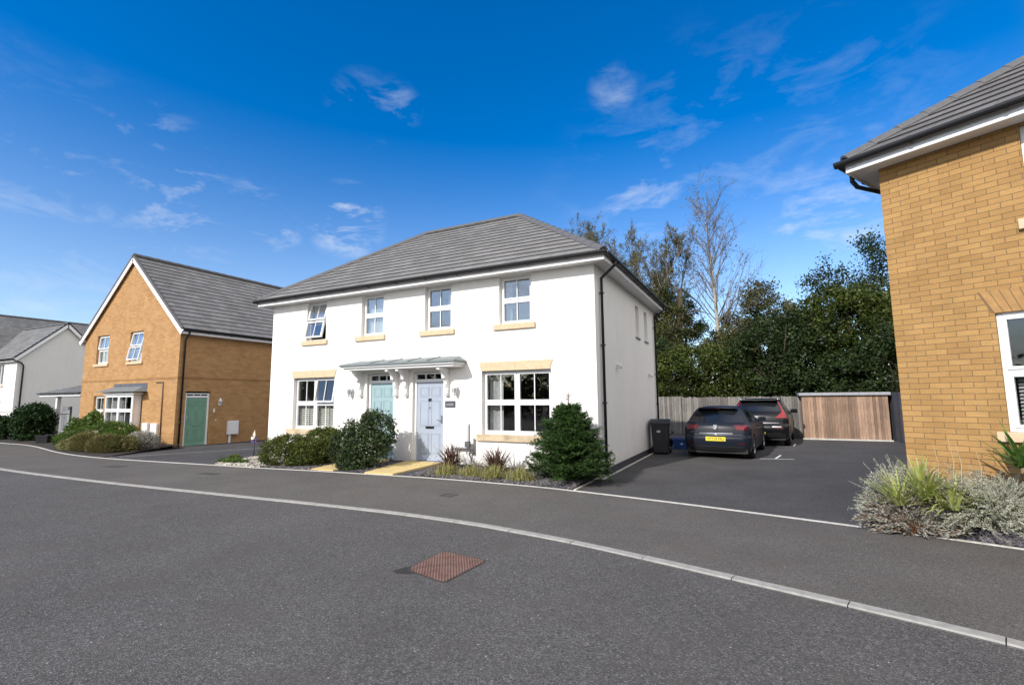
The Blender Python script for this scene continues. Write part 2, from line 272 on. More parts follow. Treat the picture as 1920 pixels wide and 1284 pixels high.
# ------------------------------------------------------------------ object helpers
def thing(name, label, cat, loc=(0, 0, 0), rotz=0, group=None):
    o = bpy.data.objects.new(name, None); COL.objects.link(o); o.location = loc; o.rotation_euler = (0, 0, rotz)
    o.empty_display_size = .2
    o['label'] = label; o['category'] = cat
    if group: o['group'] = group
    return o
def tag(o, label, cat, group=None):
    o['label'] = label; o['category'] = cat
    if group: o['group'] = group
    return o
def struct(o): o['kind'] = 'structure'; return o
def root_of(o):
    while o.parent: o = o.parent
    return o
def newell(ps):
    n = Vector((0, 0, 0))
    for i in range(len(ps)):
        a, b = ps[i], ps[(i+1) % len(ps)]
        n += Vector(((a[1]-b[1])*(a[2]+b[2]), (a[2]-b[2])*(a[0]+b[0]), (a[0]-b[0])*(a[1]+b[1])))
    return n.normalized() if n.length > 1e-12 else Vector((0, 0, 1))
class MB:
    def __init__(s): s.v = []; s.f = []; s.uv = {}; s.mi = []; s.sm = []
    def add(s, vs, fs, smooth=False, mi=0):
        b = len(s.v); s.v += [tuple(x) for x in vs]
        for f in fs: s.f.append(tuple(i+b for i in f)); s.mi.append(mi); s.sm.append(smooth)
        return s
    def poly(s, ps, mi=0, uv=None, smooth=False):
        b = len(s.v); s.v += [tuple(p) for p in ps]; s.f.append(tuple(range(b, b+len(ps)))); s.mi.append(mi); s.sm.append(smooth)
        if uv: s.uv[len(s.f)-1] = uv
        return s
    def box(s, x0, x1, y0, y1, z0, z1, mi=0):
        v = [(x, y, z) for z in (z0, z1) for y in (y0, y1) for x in (x0, x1)]
        return s.add(v, [(0, 2, 3, 1), (4, 5, 7, 6), (0, 1, 5, 4), (2, 6, 7, 3), (0, 4, 6, 2), (1, 3, 7, 5)], mi=mi)
    def obox(s, c, ax, ay, az, mi=0):
        c, ax, ay, az = map(Vector, (c, ax, ay, az))
        v = [c+ax*i+ay*j+az*k for k in (-1, 1) for j in (-1, 1) for i in (-1, 1)]
        if ax.cross(ay).dot(az) < 0: fs = [(0, 1, 3, 2), (4, 6, 7, 5), (0, 4, 5, 1), (2, 3, 7, 6), (0, 2, 6, 4), (1, 5, 7, 3)]
        else: fs = [(0, 2, 3, 1), (4, 5, 7, 6), (0, 1, 5, 4), (2, 6, 7, 3), (0, 4, 6, 2), (1, 3, 7, 5)]
        return s.add(v, fs, mi=mi)
    def fbox(s, fr, s0, s1, d0, d1, z0, z1, mi=0):
        c = fr((s0+s1)/2, (d0+d1)/2, (z0+z1)/2)
        return s.obox(c, fr.r*((s1-s0)/2), fr.o*((d1-d0)/2), Vector((0, 0, (z1-z0)/2)), mi)
    def prism(s, prof, A, B, up=(0, 0, 1), smooth=False, caps=True, mi=0):
        """extrude 2-D profile (side, up) from A to B"""
        A, B = Vector(A), Vector(B); d = (B-A).normalized(); side = d.cross(Vector(up)).normalized(); u = side.cross(d)
        n = len(prof); vs = [P+side*p[0]+u*p[1] for P in (A, B) for p in prof]
        fs = [(i, (i+1) % n, n+(i+1) % n, n+i) for i in range(n)]
        if caps: fs += [tuple(range(n-1, -1, -1)), tuple(range(n, 2*n))]
        return s.add(vs, fs, smooth, mi)
    def tube(s, pts, r, k=8, smooth=True, mi=0, caps=True):
        pts = [Vector(p) for p in pts]; rs = r if isinstance(r, (list, tuple)) else [r]*len(pts)
        rings = []; prev = None
        for i, p in enumerate(pts):
            a = pts[i]-pts[i-1] if i else pts[1]-pts[0]; b = pts[i+1]-pts[i] if i < len(pts)-1 else a
            d = (a.normalized()+b.normalized()).normalized()
            if prev is None:
                prev = d.orthogonal().normalized()
            prev = (prev-d*prev.dot(d)).normalized(); q = d.cross(prev)
            rings.append([p+(prev*math.cos(2*math.pi*j/k)+q*math.sin(2*math.pi*j/k))*rs[i] for j in range(k)])
        vs = [x for rg in rings for x in rg]; fs = []
        for i in range(len(pts)-1):
            for j in range(k): fs.append((i*k+j, i*k+(j+1) % k, (i+1)*k+(j+1) % k, (i+1)*k+j))
        if caps: fs += [tuple(range(k-1, -1, -1)), tuple(range((len(pts)-1)*k, len(pts)*k))]
        return s.add(vs, fs, smooth, mi)
    def lathe(s, prof, c=(0, 0, 0), k=24, axis='z', smooth=True, mi=0):
        vs = []
        for r_, z in prof:
            for j in range(k):
                a = 2*math.pi*j/k; x, y = r_*math.cos(a), r_*math.sin(a)
                vs.append((c[0]+x, c[1]+y, c[2]+z) if axis == 'z' else (c[0]+z, c[1]+x, c[2]+y))
        fs = [(i*k+j, i*k+(j+1) % k, (i+1)*k+(j+1) % k, (i+1)*k+j) for i in range(len(prof)-1) for j in range(k)]
        return s.add(vs, fs, smooth, mi)
    def build(s, name, m, parent=None, local=False, bevel=0):
        me = bpy.data.meshes.new(name)
        vs = s.v
        if parent is not None and not local:
            L = root_of(parent).location; vs = [(a-L[0], b-L[1], c-L[2]) for a, b, c in vs]
        me.from_pydata(vs, [], s.f)
        ms = m if isinstance(m, (list, tuple)) else [m]
        for q in ms: me.materials.append(q)
        me.polygons.foreach_set('material_index', s.mi); me.polygons.foreach_set('use_smooth', s.sm)
        uvl = me.uv_layers.new(name='UVMap'); data = np.zeros(len(me.loops)*2, dtype=np.float32); V = s.v; k = 0
        for fi, f in enumerate(s.f):
            if fi in s.uv:
                for q in s.uv[fi]: data[k] = q[0]; data[k+1] = q[1]; k += 2
                continue
            n = newell([V[i] for i in f])
            if abs(n.z) > .98: h, u_ = (1, 0, 0), (0, 1, 0)
            else:
                h = Vector((-n.y, n.x, 0)).normalized(); u_ = n.cross(h)
            for i in f:
                p = V[i]; data[k] = p[0]*h[0]+p[1]*h[1]+p[2]*h[2]; data[k+1] = p[0]*u_[0]+p[1]*u_[1]+p[2]*u_[2]; k += 2
        uvl.data.foreach_set('uv', data)
        o = bpy.data.objects.new(name, me); COL.objects.link(o)
        if parent is not None: o.parent = parent
        if bevel:
            md = o.modifiers.new('bevel', 'BEVEL'); md.width = bevel; md.segments = 2; md.limit_method = 'ANGLE'
        me.update(); return o
class Fr:
    def __init__(s, P, r, o): s.P = Vector(P); s.r = Vector(r).normalized(); s.o = Vector(o).normalized()
    def __call__(s, a, d, z): return s.P+s.r*a+s.o*d+Vector((0, 0, z))

def np_mesh(name, verts, k, m, parent=None, local=False):
    """mesh of n separate k-gons; verts (n,k,3)"""
    n = len(verts); me = bpy.data.meshes.new(name); v = verts.reshape(-1, 3).astype(np.float32)
    if parent is not None and not local:
        L = root_of(parent).location; v = v-np.array([L[0], L[1], L[2]], dtype=np.float32)
    me.vertices.add(n*k); me.vertices.foreach_set('co', v.ravel()); me.loops.add(n*k); me.loops.foreach_set('vertex_index', np.arange(n*k, dtype=np.int32))
    me.polygons.add(n); me.polygons.foreach_set('loop_start', np.arange(0, n*k, k, dtype=np.int32)); me.polygons.foreach_set('loop_total', np.full(n, k, dtype=np.int32))
    me.materials.append(m); me.update(calc_edges=True); me.validate()
    o = bpy.data.objects.new(name, me); COL.objects.link(o)
    if parent is not None: o.parent = parent
    return o
def unit(a): return a/np.maximum(np.linalg.norm(a, axis=-1, keepdims=True), 1e-9)
def leaves(name, P, size, m, parent=None, aspect=.5, dirs=None, jit=.6, local=False, var=.4):
    n = len(P); a = unit(rng.normal(size=(n, 3)))
    if dirs is not None: a = unit(dirs+a*jit)
    b = unit(np.cross(a, rng.normal(size=(n, 3)))); L = (size*(1+var*(rng.random(n)-.5)*2))[:, None]
    c = np.cross(a, b)*L*.10
    V = np.stack([P-a*L*.5, P+b*L*aspect*.5+c, P+a*L*.5, P-b*L*aspect*.5+c], axis=1)
    return np_mesh(name, V, 4, m, parent, local)
def ell_pts(n, c, r, fill=.35, zmin=None, clumps=0, cl=.2):
    """points in the outer shell of an ellipsoid, clumped"""
    d = unit(rng.normal(size=(n, 3)))
    if clumps:
        K = unit(rng.normal(size=(clumps, 3))); kr = 1-np.abs(rng.normal(size=(clumps, 1)))*fill*.8
        i = rng.integers(0, clumps, n); p = K[i]*kr[i]+rng.normal(size=(n, 3))*cl
    else: p = d*(1-np.abs(rng.normal(size=(n, 1)))*fill)
    p = p*np.array(r)+np.array(c)
    if zmin is not None: p = p[p[:, 2] > zmin]
    return p
def seg_mesh(name, S, m, parent=None, k=5):
    """S: list of (p0,p1,r0,r1)"""
    P0 = np.array([s[0] for s in S], float); P1 = np.array([s[1] for s in S], float); r0 = np.array([s[2] for s in S])[:, None]; r1 = np.array([s[3] for s in S])[:, None]
    d = unit(P1-P0); ref = np.where(np.abs(d[:, 2:3]) < .9, np.array([[0, 0, 1.]]), np.array([[1., 0, 0]])); a = unit(np.cross(d, ref)); b = np.cross(d, a)
    Q = []
    for j in range(k):
        t0, t1 = 2*math.pi*j/k, 2*math.pi*(j+1)/k
        e0 = a*math.cos(t0)+b*math.sin(t0); e1 = a*math.cos(t1)+b*math.sin(t1)
        Q.append(np.stack([P0+e0*r0, P0+e1*r0, P1+e1*r1, P1+e0*r1], axis=1))
    return np_mesh(name, np.concatenate(Q), 4, m, parent)
def branch(p, d, L, r0, r1, n, wob=.12, lift=0.0):
    """polyline of n segments"""
    p = np.array(p, float); d = unit(np.array(d, float)); S = []; pts = [p.copy()]
    for i in range(n):
        d = unit(d+rng.normal(size=3)*wob+np.array([0, 0, lift])); q = p+d*L/n
        S.append((p, q, r0+(r1-r0)*i/n, r0+(r1-r0)*(i+1)/n)); p = q; pts.append(p.copy())
    return S, pts, d
def text_polys(txt, size):
    cu = bpy.data.curves.new('t', 'FONT'); cu.body = txt; cu.size = size; cu.align_x = 'CENTER'; cu.align_y = 'CENTER'; cu.resolution_u = 3
    o = bpy.data.objects.new('t', cu); COL.objects.link(o); dg = bpy.context.evaluated_depsgraph_get(); me = bpy.data.meshes.new_from_object(o.evaluated_get(dg))
    vs = [v.co.copy() for v in me.vertices]; fs = [tuple(p.vertices) for p in me.polygons]
    bpy.data.objects.remove(o); bpy.data.curves.remove(cu); bpy.data.meshes.remove(me); return vs, fs

# ------------------------------------------------------------------ building helpers
def wall(mb, fr, s0, s1, z0, z1, ops=(), depth=.11, mi=0):
    S = sorted({s0, s1, *[o[0] for o in ops], *[o[1] for o in ops]}); Z = sorted({z0, z1, *[o[2] for o in ops], *[o[3] for o in ops]})
    flip = fr.r.cross(Vector((0, 0, 1))).dot(fr.o) < 0
    def q(ps): mb.poly(ps[::-1] if flip else ps, mi)
    for a, b in zip(S, S[1:]):
        for c, d in zip(Z, Z[1:]):
            if any(o[0] <= a+1e-6 and o[1] >= b-1e-6 and o[2] <= c+1e-6 and o[3] >= d-1e-6 for o in ops): continue
            q([fr(a, 0, c), fr(b, 0, c), fr(b, 0, d), fr(a, 0, d)])
    for a, b, c, d in ops:
        D = -depth-.08
        q([fr(a, 0, c), fr(a, 0, d), fr(a, D, d), fr(a, D, c)][::-1]); q([fr(b, 0, c), fr(b, 0, d), fr(b, D, d), fr(b, D, c)])
        q([fr(a, 0, d), fr(b, 0, d), fr(b, D, d), fr(a, D, d)][::-1]); q([fr(a, 0, c), fr(b, 0, c), fr(b, D, c), fr(a, D, c)])
def rings(mb, fr, s0, s1, z0, z1, w, d0, d1, tilt=None):
    """rectangular frame of bar width w"""
    for a, b, c, d in ((s0, s0+w, z0, z1), (s1-w, s1, z0, z1), (s0+w, s1-w, z0, z0+w), (s0+w, s1-w, z1-w, z1)):
        box_t(mb, fr, a, b, d0, d1, c, d, tilt)
def box_t(mb, fr, a, b, d0, d1, c, d, tilt=None):
    k = len(mb.v); mb.fbox(fr, a, b, d0, d1, c, d)
    if tilt:
        zt, dt, ang = tilt; cz = fr.P.z
        for i in range(k, len(mb.v)):
            p = Vector(mb.v[i]); dd = (p-fr.P).dot(fr.o)-dt; zz = p.z-cz-zt
            nd = dd*math.cos(ang)-zz*math.sin(ang); nz = zz*math.cos(ang)+dd*math.sin(ang)
            p = p+fr.o*(nd-dd)+Vector((0, 0, nz-zz)); mb.v[i] = tuple(p)
def window(fr, par, s0, s1, z0, z1, cols=1, rows=2, depth=.11, bars=1, hbars=0, opened=None, cover=None, sill=None, lintel=None, local=False, gm=None, sm=None):
    opened = opened or {}; gm = gm or M_GLASS
    D = -depth; f = MB(); rings(f, fr, s0, s1, z0, z1, .05, D-.07, D); W = (s1-s0-.10); H = (z1-z0-.10)
    cw = (W-.055*(cols-1))/cols; ch = (H-.05*(rows-1))/rows
    for c in range(1, cols): a = s0+.05+c*cw+(c-1)*.055; f.fbox(fr, a, a+.055, D-.068, D-.002, z0+.05, z1-.05)
    for c in range(cols):
        for r_ in range(1, rows): z = z0+.05+r_*ch+(r_-1)*.05; a = s0+.05+c*(cw+.055); f.fbox(fr, a, a+cw, D-.066, D-.004, z, z+.05)
    wf = f.build('window', M_UPVC, par, local, bevel=.004)
    for c in range(cols):
        for r_ in range(rows):
            a = s0+.05+c*(cw+.055); z = z0+.05+r_*(ch+.05); t = None
            if (c, r_) in opened:
                q_ = opened[(c, r_)]; t = (z1-.05, D, q_[0]) if isinstance(q_, tuple) else (z+ch, D, q_)
            s_ = MB(); rings(s_, fr, a+.002, a+cw-.002, z+.002, z+ch-.002, .038, D-.045, D+.014, t)
            for i in range(1, bars+1): x = a+cw*i/(bars+1); box_t(s_, fr, x-.010, x+.010, D-.02, D-.002, z+.04, z+ch-.04, t)
            for i in range(1, hbars+1): x = z+ch*i/(hbars+1); box_t(s_, fr, a+.04, a+cw-.04, D-.021, D-.003, x-.010, x+.010, t)
            s_.build('sash', M_UPVC, wf, local)
            g_ = MB(); box_t(g_, fr, a+.038, a+cw-.038, D-.032, D-.026, z+.038, z+ch-.038, t); g_.f = g_.f[2:3] if False else g_.f
            g_.build('pane', gm, wf, local)
    if sill:
        o = MB(); o.fbox(fr, sill[0], sill[1], -.09 if depth > .09 else -.05, .055, sill[2], sill[3]); o.build('sill', sm or M_STONE, wf, local, bevel=.008)
    if lintel:
        a, b, a2, b2, zb, zt = lintel; o = MB(); mid = (a+b)/2; dd = .018
        for (p, q, p2, q2) in ((a2, mid-.002, a, mid-.002), (mid+.002, b2, mid+.002, b)):
            vs = [fr(p, -.1, zb), fr(q, -.1, zb), fr(q2, -.1, zt), fr(p2, -.1, zt), fr(p, dd, zb), fr(q, dd, zb), fr(q2, dd, zt), fr(p2, dd, zt)]
            fs = [(4, 5, 6, 7), (3, 2, 1, 0), (0, 1, 5, 4), (2, 3, 7, 6), (0, 4, 7, 3), (1, 2, 6, 5)]
            if fr.r.cross(Vector((0, 0, 1))).dot(fr.o) < 0: fs = [x[::-1] for x in fs]
            o.add(vs, fs)
        o.build('lintel', M_STONE, wf, local)
    if cover:
        kind, segs = cover
        for (a, b, c, d) in segs:
            o = MB()
            if kind == 'curtain':
                n = max(6, int((b-a)/.035)); pts = [(a+(b-a)*i/n, D-.20+.022*math.sin(i*1.9)+.01*math.sin(i*.7)) for i in range(n+1)]
                for p, q in zip(pts, pts[1:]): o.poly([fr(p[0], p[1], c), fr(q[0], q[1], c), fr(q[0], q[1], d), fr(p[0], p[1], d)], smooth=True)
                o.build('curtain', M_CURT, wf, local)
            elif kind == 'blind': o.fbox(fr, a, b, D-.135, D-.13, c, d); o.build('blind', M_BLIND, wf, local)
            elif kind == 'venetian':
                z = c
                while z < d: o.obox(fr((a+b)/2, D-.14, z), fr.r*((b-a)/2), fr.o*.02+Vector((0, 0, -.014)), Vector((0, 0, .002))+fr.o*.0014); z += .045
                o.build('venetian_blind', M_CURT, wf, local)
            elif kind == 'shutter':
                rings(o, fr, a, b, c, d, .04, D-.15, D-.11); m_ = (a+b)/2; o.fbox(fr, m_-.02, m_+.02, D-.148, D-.112, c+.04, d-.04)
                z = c+.075
                while z < d-.05:
                    for p, q in ((a+.04, m_-.02), (m_+.02, b-.04)): o.obox(fr((p+q)/2, D-.13, z), fr.r*((q-p)/2), fr.o*.022+Vector((0, 0, -.020)), Vector((0, 0, .0025))+fr.o*.0025)
                    z += .058
                o.build('shutter', M_SHUT, wf, local)
    return wf
def door(fr, par, s0, s1, z0, z1, fan, m, lp=True, label=None, depth=.10, mirror=False):
    """leaf s0..s1, z0..z1; fan = top of fanlight; frame around"""
    D = -depth; o = MB(); o.fbox(fr, s0, s1, D-.05, D-.006, z0, z1)
    wv, hv = s1-s0, z1-z0; cols_ = ((s0+.12*wv, s0+.46*wv), (s0+.54*wv, s0+.88*wv)); rows_ = ((.08, .345), (.435, .765), (.815, .94))
    for a, b in cols_:
        for c, d in rows_:
            c, d = z0+c*hv, z0+d*hv; rings(o, fr, a, b, c, d, .016, D-.007, D+.004); rings(o, fr, a+.03, b-.03, c+.03, d-.03, .012, D-.008, D-.001)
            o.fbox(fr, a+.042, b-.042, D-.010, D+.001, c+.042, d-.042)
    dr = o.build('door', m, par); 
    if label: dr['label'] = label
    f = MB(); 
    f.fbox(fr, s0-.075, s0-.004, D-.07, D+.02, z0-.04, fan+.045); f.fbox(fr, s1+.004, s1+.075, D-.07, D+.02, z0-.04, fan+.045)
    f.fbox(fr, s0-.004, s1+.004, D-.07, D+.018, z1+.006, z1+.085); f.fbox(fr, s0-.004, s1+.004, D-.07, D+.018, fan, fan+.045)
    w3 = (s1-s0)/3
    for i in (1, 2): f.fbox(fr, s0+w3*i-.012, s0+w3*i+.012, D-.06, D+.014, z1+.085, fan)
    f.build('door_frame', M_UPVC, dr, bevel=.004)
    g_ = MB(); g_.fbox(fr, s0, s1, D-.03, D-.024, z1+.085, fan); g_.build('fanlight', M_GLASS_D, dr)
    t = MB(); t.fbox(fr, s0-.07, s1+.07, D-.02, .03, z0-.035, z0-.004); t.build('threshold', M_STEEL, dr)
    h = MB(); mid = (s0+s1)/2
    h.fbox(fr, mid-.13, mid+.13, D+.002, D+.014, z0+.42*hv-.03, z0+.42*hv+.03); h.build('letter_plate', M_BLACK if lp else m, dr, bevel=.004)
    k_ = MB(); hx = s0+.06*wv if mirror else s1-.06*wv
    k_.fbox(fr, hx-.018, hx+.018, D-.004, D+.012, z0+.95, z0+1.15); k_.tube([fr(hx, D+.01, z0+1.04), fr(hx, D+.05, z0+1.04), fr(hx-(.11 if not mirror else -.11), D+.055, z0+1.04)], .009); k_.build('handle', M_STEEL, dr)
    return dr
def roof_plane(mb, poly, gauge=.30, t=.024):
    """tile courses as real steps; poly = convex planar ring, counter-clockwise from outside"""
    P = [Vector(p) for p in poly]; n = newell(P)
    if n.z < 0: P = P[::-1]; n = -n
    h = Vector((-n.y, n.x, 0)).normalized(); u = n.cross(h)
    if u.z < 0: u = -u; h = -h
    vals = [p.dot(u) for p in P]; v0, v1 = min(vals), max(vals); v = v0
    def clip(Q, k, keep_above):
        out = []
        for i in range(len(Q)):
            a, b = Q[i], Q[(i+1) % len(Q)]; da, db = a.dot(u)-k, b.dot(u)-k
            if not keep_above: da, db = -da, -db
            if da >= -1e-9: out.append(a)
            if da*db < -1e-12: out.append(a+(b-a)*(da/(da-db)))
        return out
    row = 0
    while v < v1-1e-4:
        top = min(v+gauge, v1); Q = clip(clip(P, v, True), top, False)
        if len(Q) >= 3:
            lift = [q+n*(t*(1-(q.dot(u)-v)/gauge)+.002) for q in Q]
            uvs = [(q.dot(h)+.11*row*0, (q.dot(u)-v0)+.0) for q in Q]
            mb.poly(lift, uv=uvs)
            low = [(q, l) for q, l in zip(Q, lift) if abs(q.dot(u)-v) < 1e-5]
            if len(low) >= 2:
                low.sort(key=lambda x: x[0].dot(h)); (a, la), (b, lb) = low[0], low[-1]
                if (b-a).cross(u).dot(n) > 0: mb.poly([a-n*.004, b-n*.004, lb, la], uv=[(0, 0)]*4)
                else: mb.poly([b-n*.004, a-n*.004, la, lb], uv=[(0, 0)]*4)
        v = top; row += 1
def caps(mb, A, B, w=.12, step=.42, nup=None, drop=.07):
    A, B = Vector(A), Vector(B); L = (B-A).length; n = max(1, round(L/step)); d = (B-A)/n
    for i in range(n):
        prof = [(-w, -drop), (-w*.75, -drop*.25), (-w*.3, .03), (w*.3, .03), (w*.75, -drop*.25), (w, -drop), (w*.9, -drop-.02), (w*.6, -drop*.5), (0, .0), (-w*.6, -drop*.5), (-w*.9, -drop-.02)]
        a = A+d*i; b = A+d*(i+1)+d.normalized()*.03; lift = Vector((0, 0, .014))
        mb.prism(prof, a+lift, b)
GUT = [(.064*math.cos(a), .078*math.sin(a)) for a in np.linspace(math.pi, 2*math.pi, 9)]+[(.056, .0)]+[(.056*math.cos(a), .068*math.sin(a)) for a in np.linspace(2*math.pi, math.pi, 9)]
def gutter(mb, A, B, brk=.9):
    mb.prism(GUT, A, B, smooth=False)
    A, B = Vector(A), Vector(B); n = max(1, int((B-A).length/brk)); d = (B-A).normalized(); s_ = d.cross(Vector((0, 0, 1)))
    for i in range(1, n): p = A+(B-A)*i/n; mb.prism([(x*1.14, y*1.14-.001) for x, y in GUT], p-d*.016, p+d*.016)
def hip_house(name_roof, par, x0, x1, y0, y1, ze, zr, ov, mt, inset=None, local=False, fasc=.16, zf=None, mridge=None):
    """hip roof over x0..x1,y0..y1 walls; eave top height ze, ridge height zr, overhang ov"""
    X0, X1, Y0, Y1 = x0-ov, x1+ov, y0-ov, y1+ov; ym = (Y0+Y1)/2; ins = inset if inset else (Y1-Y0)/2
    A, B, C, D = (X0, Y0, ze), (X1, Y0, ze), (X1, Y1, ze), (X0, Y1, ze); E, G = (X0+ins, ym, zr), (X1-ins, ym, zr)
    r_ = MB(); roof_plane(r_, [A, B, G, E]); roof_plane(r_, [B, C, G]); roof_plane(r_, [C, D, E, G]); roof_plane(r_, [D, A, E])
    rf = r_.build(name_roof, mt, par, local)
    c = MB()
    for p, q in ((A, E), (B, G), (C, G), (D, E)): caps(c, Vector(p)+Vector((0, 0, .045)), Vector(q)+Vector((0, 0, .05)))
    caps(c, Vector(E)+Vector((0, 0, .05)), Vector(G)+Vector((0, 0, .05))); c.build('ridge_tiles', mridge or M_RIDGE, rf, local)
    zs = ze-.03-fasc; k = MB(); e = .02
    k.box(X0+e, X1-e, Y0+e, Y0+e+.02, zs, ze-.03); k.box(X0+e, X1-e, Y1-e-.02, Y1-e, zs, ze-.03); k.box(X0+e, X0+e+.02, Y0+e+.02, Y1-e-.02, zs, ze-.03); k.box(X1-e-.02, X1-e, Y0+e+.02, Y1-e-.02, zs, ze-.03)
    k.build('fascia', M_WHITE, par, local, bevel=.003)
    s_ = MB(); i = .04
    s_.box(X0+i, X1-i, Y0+i, y0-.001, zs+.02, zs+.03); s_.box(X0+i, X1-i, y1+.001, Y1-i, zs+.02, zs+.03); s_.box(X0+i, x0-.001, y0, y1, zs+.02, zs+.03); s_.box(x1+.001, X1-i, y0, y1, zs+.02, zs+.03)
    s_.build('soffit', M_SOFFIT, par, local)
    g_ = MB(); go = .045; zg = ze-.018
    gutter(g_, (X0-go-.05, Y0-go, zg), (X1+go+.05, Y0-go, zg)); gutter(g_, (X1+go, Y0-go, zg), (X1+go, Y1+go, zg)); gutter(g_, (X1+go, Y1+go, zg), (X0-go, Y1+go, zg)); gutter(g_, (X0-go, Y1+go, zg), (X0-go, Y0-go, zg))
    g_.build('gutter', M_BLACK, par, local)
    return zs
def downpipe(par, pts, r=.034, local=False, clips=(), out=(0, 0, 0)):
    d = MB(); d.tube(pts, r, 10)
    for z in clips:
        # find xy at that height (vertical run = last two points)
        p = pts[-2]; d.tube([(p[0], p[1], z-.02), (p[0], p[1], z+.02)], r+.010, 10); d.box(p[0]-.05, p[0]+.05, p[1]-.05, p[1]+.05, z-.008, z+.008)
    return d.build('downpipe', M_BLACK, par, local)
def lantern(fr, par, s, z0, z1, d=.12):
    o = MB(); c = fr(s, d, 0); H = z1-z0
    o.lathe([(.0, z1), (.012, z1-.01), (.02, z1-.03), (.055, z1-.10), (.075, z1-.13), (.075, z1-.145), (.0, z1-.145)], (c.x, c.y, 0), 6, smooth=False)
    o.lathe([(.0, z0), (.012, z0+.01), (.03, z0+.05), (.05, z0+.085), (.05, z0+.10), (.0, z0+.10)], (c.x, c.y, 0), 6, smooth=False)
    for k in range(6):
        a = 2*math.pi*k/6; o.tube([(c.x+.048*math.cos(a), c.y+.048*math.sin(a), z0+.095), (c.x+.068*math.cos(a), c.y+.068*math.sin(a), z1-.14)], .006, 4)
    o.fbox(fr, s-.035, s+.035, 0, .015, z0+.02, z0+.16); o.tube([fr(s, .01, z0+.08), fr(s, .05, z0+.03), fr(s, d, z0+.015)], .010, 6)
    l = o.build('wall_lantern', M_WHITE, par)
    g_ = MB(); g_.lathe([(.043, z0+.10), (.062, z1-.145)], (c.x, c.y, 0), 6, smooth=False); g_.build('lantern_glass', mat('lantern_glass', (.42, .43, .42), .15), l); return l
def place(p): return p

# ================================================================== GROUND
def strip(lineA, lineB, z, name, m, kind='structure', zb=None):
    mb = MB()
    for i in range(len(lineA)-1):
        mb.poly([(*lineA[i], z), (*lineA[i+1], z), (*lineB[i+1], z), (*lineB[i], z)])
    o = mb.build(name, m); o['kind'] = kind; return o
def resample(line, xs):
    X = [p[0] for p in line]; Y = [p[1] for p in line]; return [(x, float(np.interp(x, X, Y))) for x in xs]
def smooth(line, n=2):
    for _ in range(n):
        q = [line[0]]
        for a, b in zip(line, line[1:]): q += [(a[0]*.75+b[0]*.25, a[1]*.75+b[1]*.25), (a[0]*.25+b[0]*.75, a[1]*.25+b[1]*.75)]
        q.append(line[-1]); line = q
    return line
KF = smooth([(-70, 9.5), (-45, 8.2), (-30, 6.6), (-22, 5.75), (-17.64, 5.50), (-13.64, 5.55), (-11.08, 5.66), (-8.77, 5.80), (-5.4, 5.99), (-3.8, 5.94), (-2.92, 5.83), (-2.03, 5.68), (-1.11, 5.44), (-.3, 5.22), (.72, 4.94), (1.51, 4.70), (3.0, 4.15), (5, 3.2), (8, 1.2), (11, -1.5), (15, -6), (20, -13)])
def offs(line, d):
    out = []
    for i, p in enumerate(line):
        a = line[max(i-1, 0)]; b = line[min(i+1, len(line)-1)]; t = Vector((b[0]-a[0], b[1]-a[1])).normalized(); out.append((p[0]-t.y*d, p[1]+t.x*d))
    return out
KB = offs(KF, .120)
ED = [(-70, 12.5), (-45, 11.5), (-36, 9.6), (-29.1, 9.05), (-27.2, 9.15), (-25.0, 8.85), (-22.44, 8.31), (-20.34, 8.0), (-18.07, 7.92), (-15.52, 8.11), (-13.26, 8.32), (-11.33, 8.46), (-9.87, 8.66), (-7.51, 8.85), (-6.36, 8.94), (-4.49, 8.93), (-3.35, 8.83), (-1.26, 8.47), (.36, 8.11), (1.05, 7.95), (1.87, 7.74), (2.51, 7.57), (4.5, 6.9), (8, 5.2), (12, 2.2), (17, -3.4), (23, -11)]
g = MB(); g.box(-700, 700, -700, 900, -.5, -.09); struct(g.build('ground', M_GROUND))
g = MB(); rd = [(20, -60), (-70, -60)]
for i in range(len(KF)-1): g.poly([(KF[i][0], -60, -.014), (KF[i+1][0], -60, -.014), (*KF[i+1], -.014), (*KF[i], -.014)])
struct(g.build('road', M_ROAD))
# pavement: between kerb and plot edging
n_ = 160; kb = [KB[0]]+KB; 
def along(line, n):
    P = np.array(line); s = np.r_[0, np.cumsum(np.linalg.norm(np.diff(P, axis=0), axis=1))]; t = np.linspace(0, s[-1], n)
    return [(float(np.interp(x, s, P[:, 0])), float(np.interp(x, s, P[:, 1]))) for x in t]
a1, a2 = along(KB, n_), along(smooth(ED, 2), n_); struct(strip(a1, a2, 0.0, 'pavement', M_PAVE))
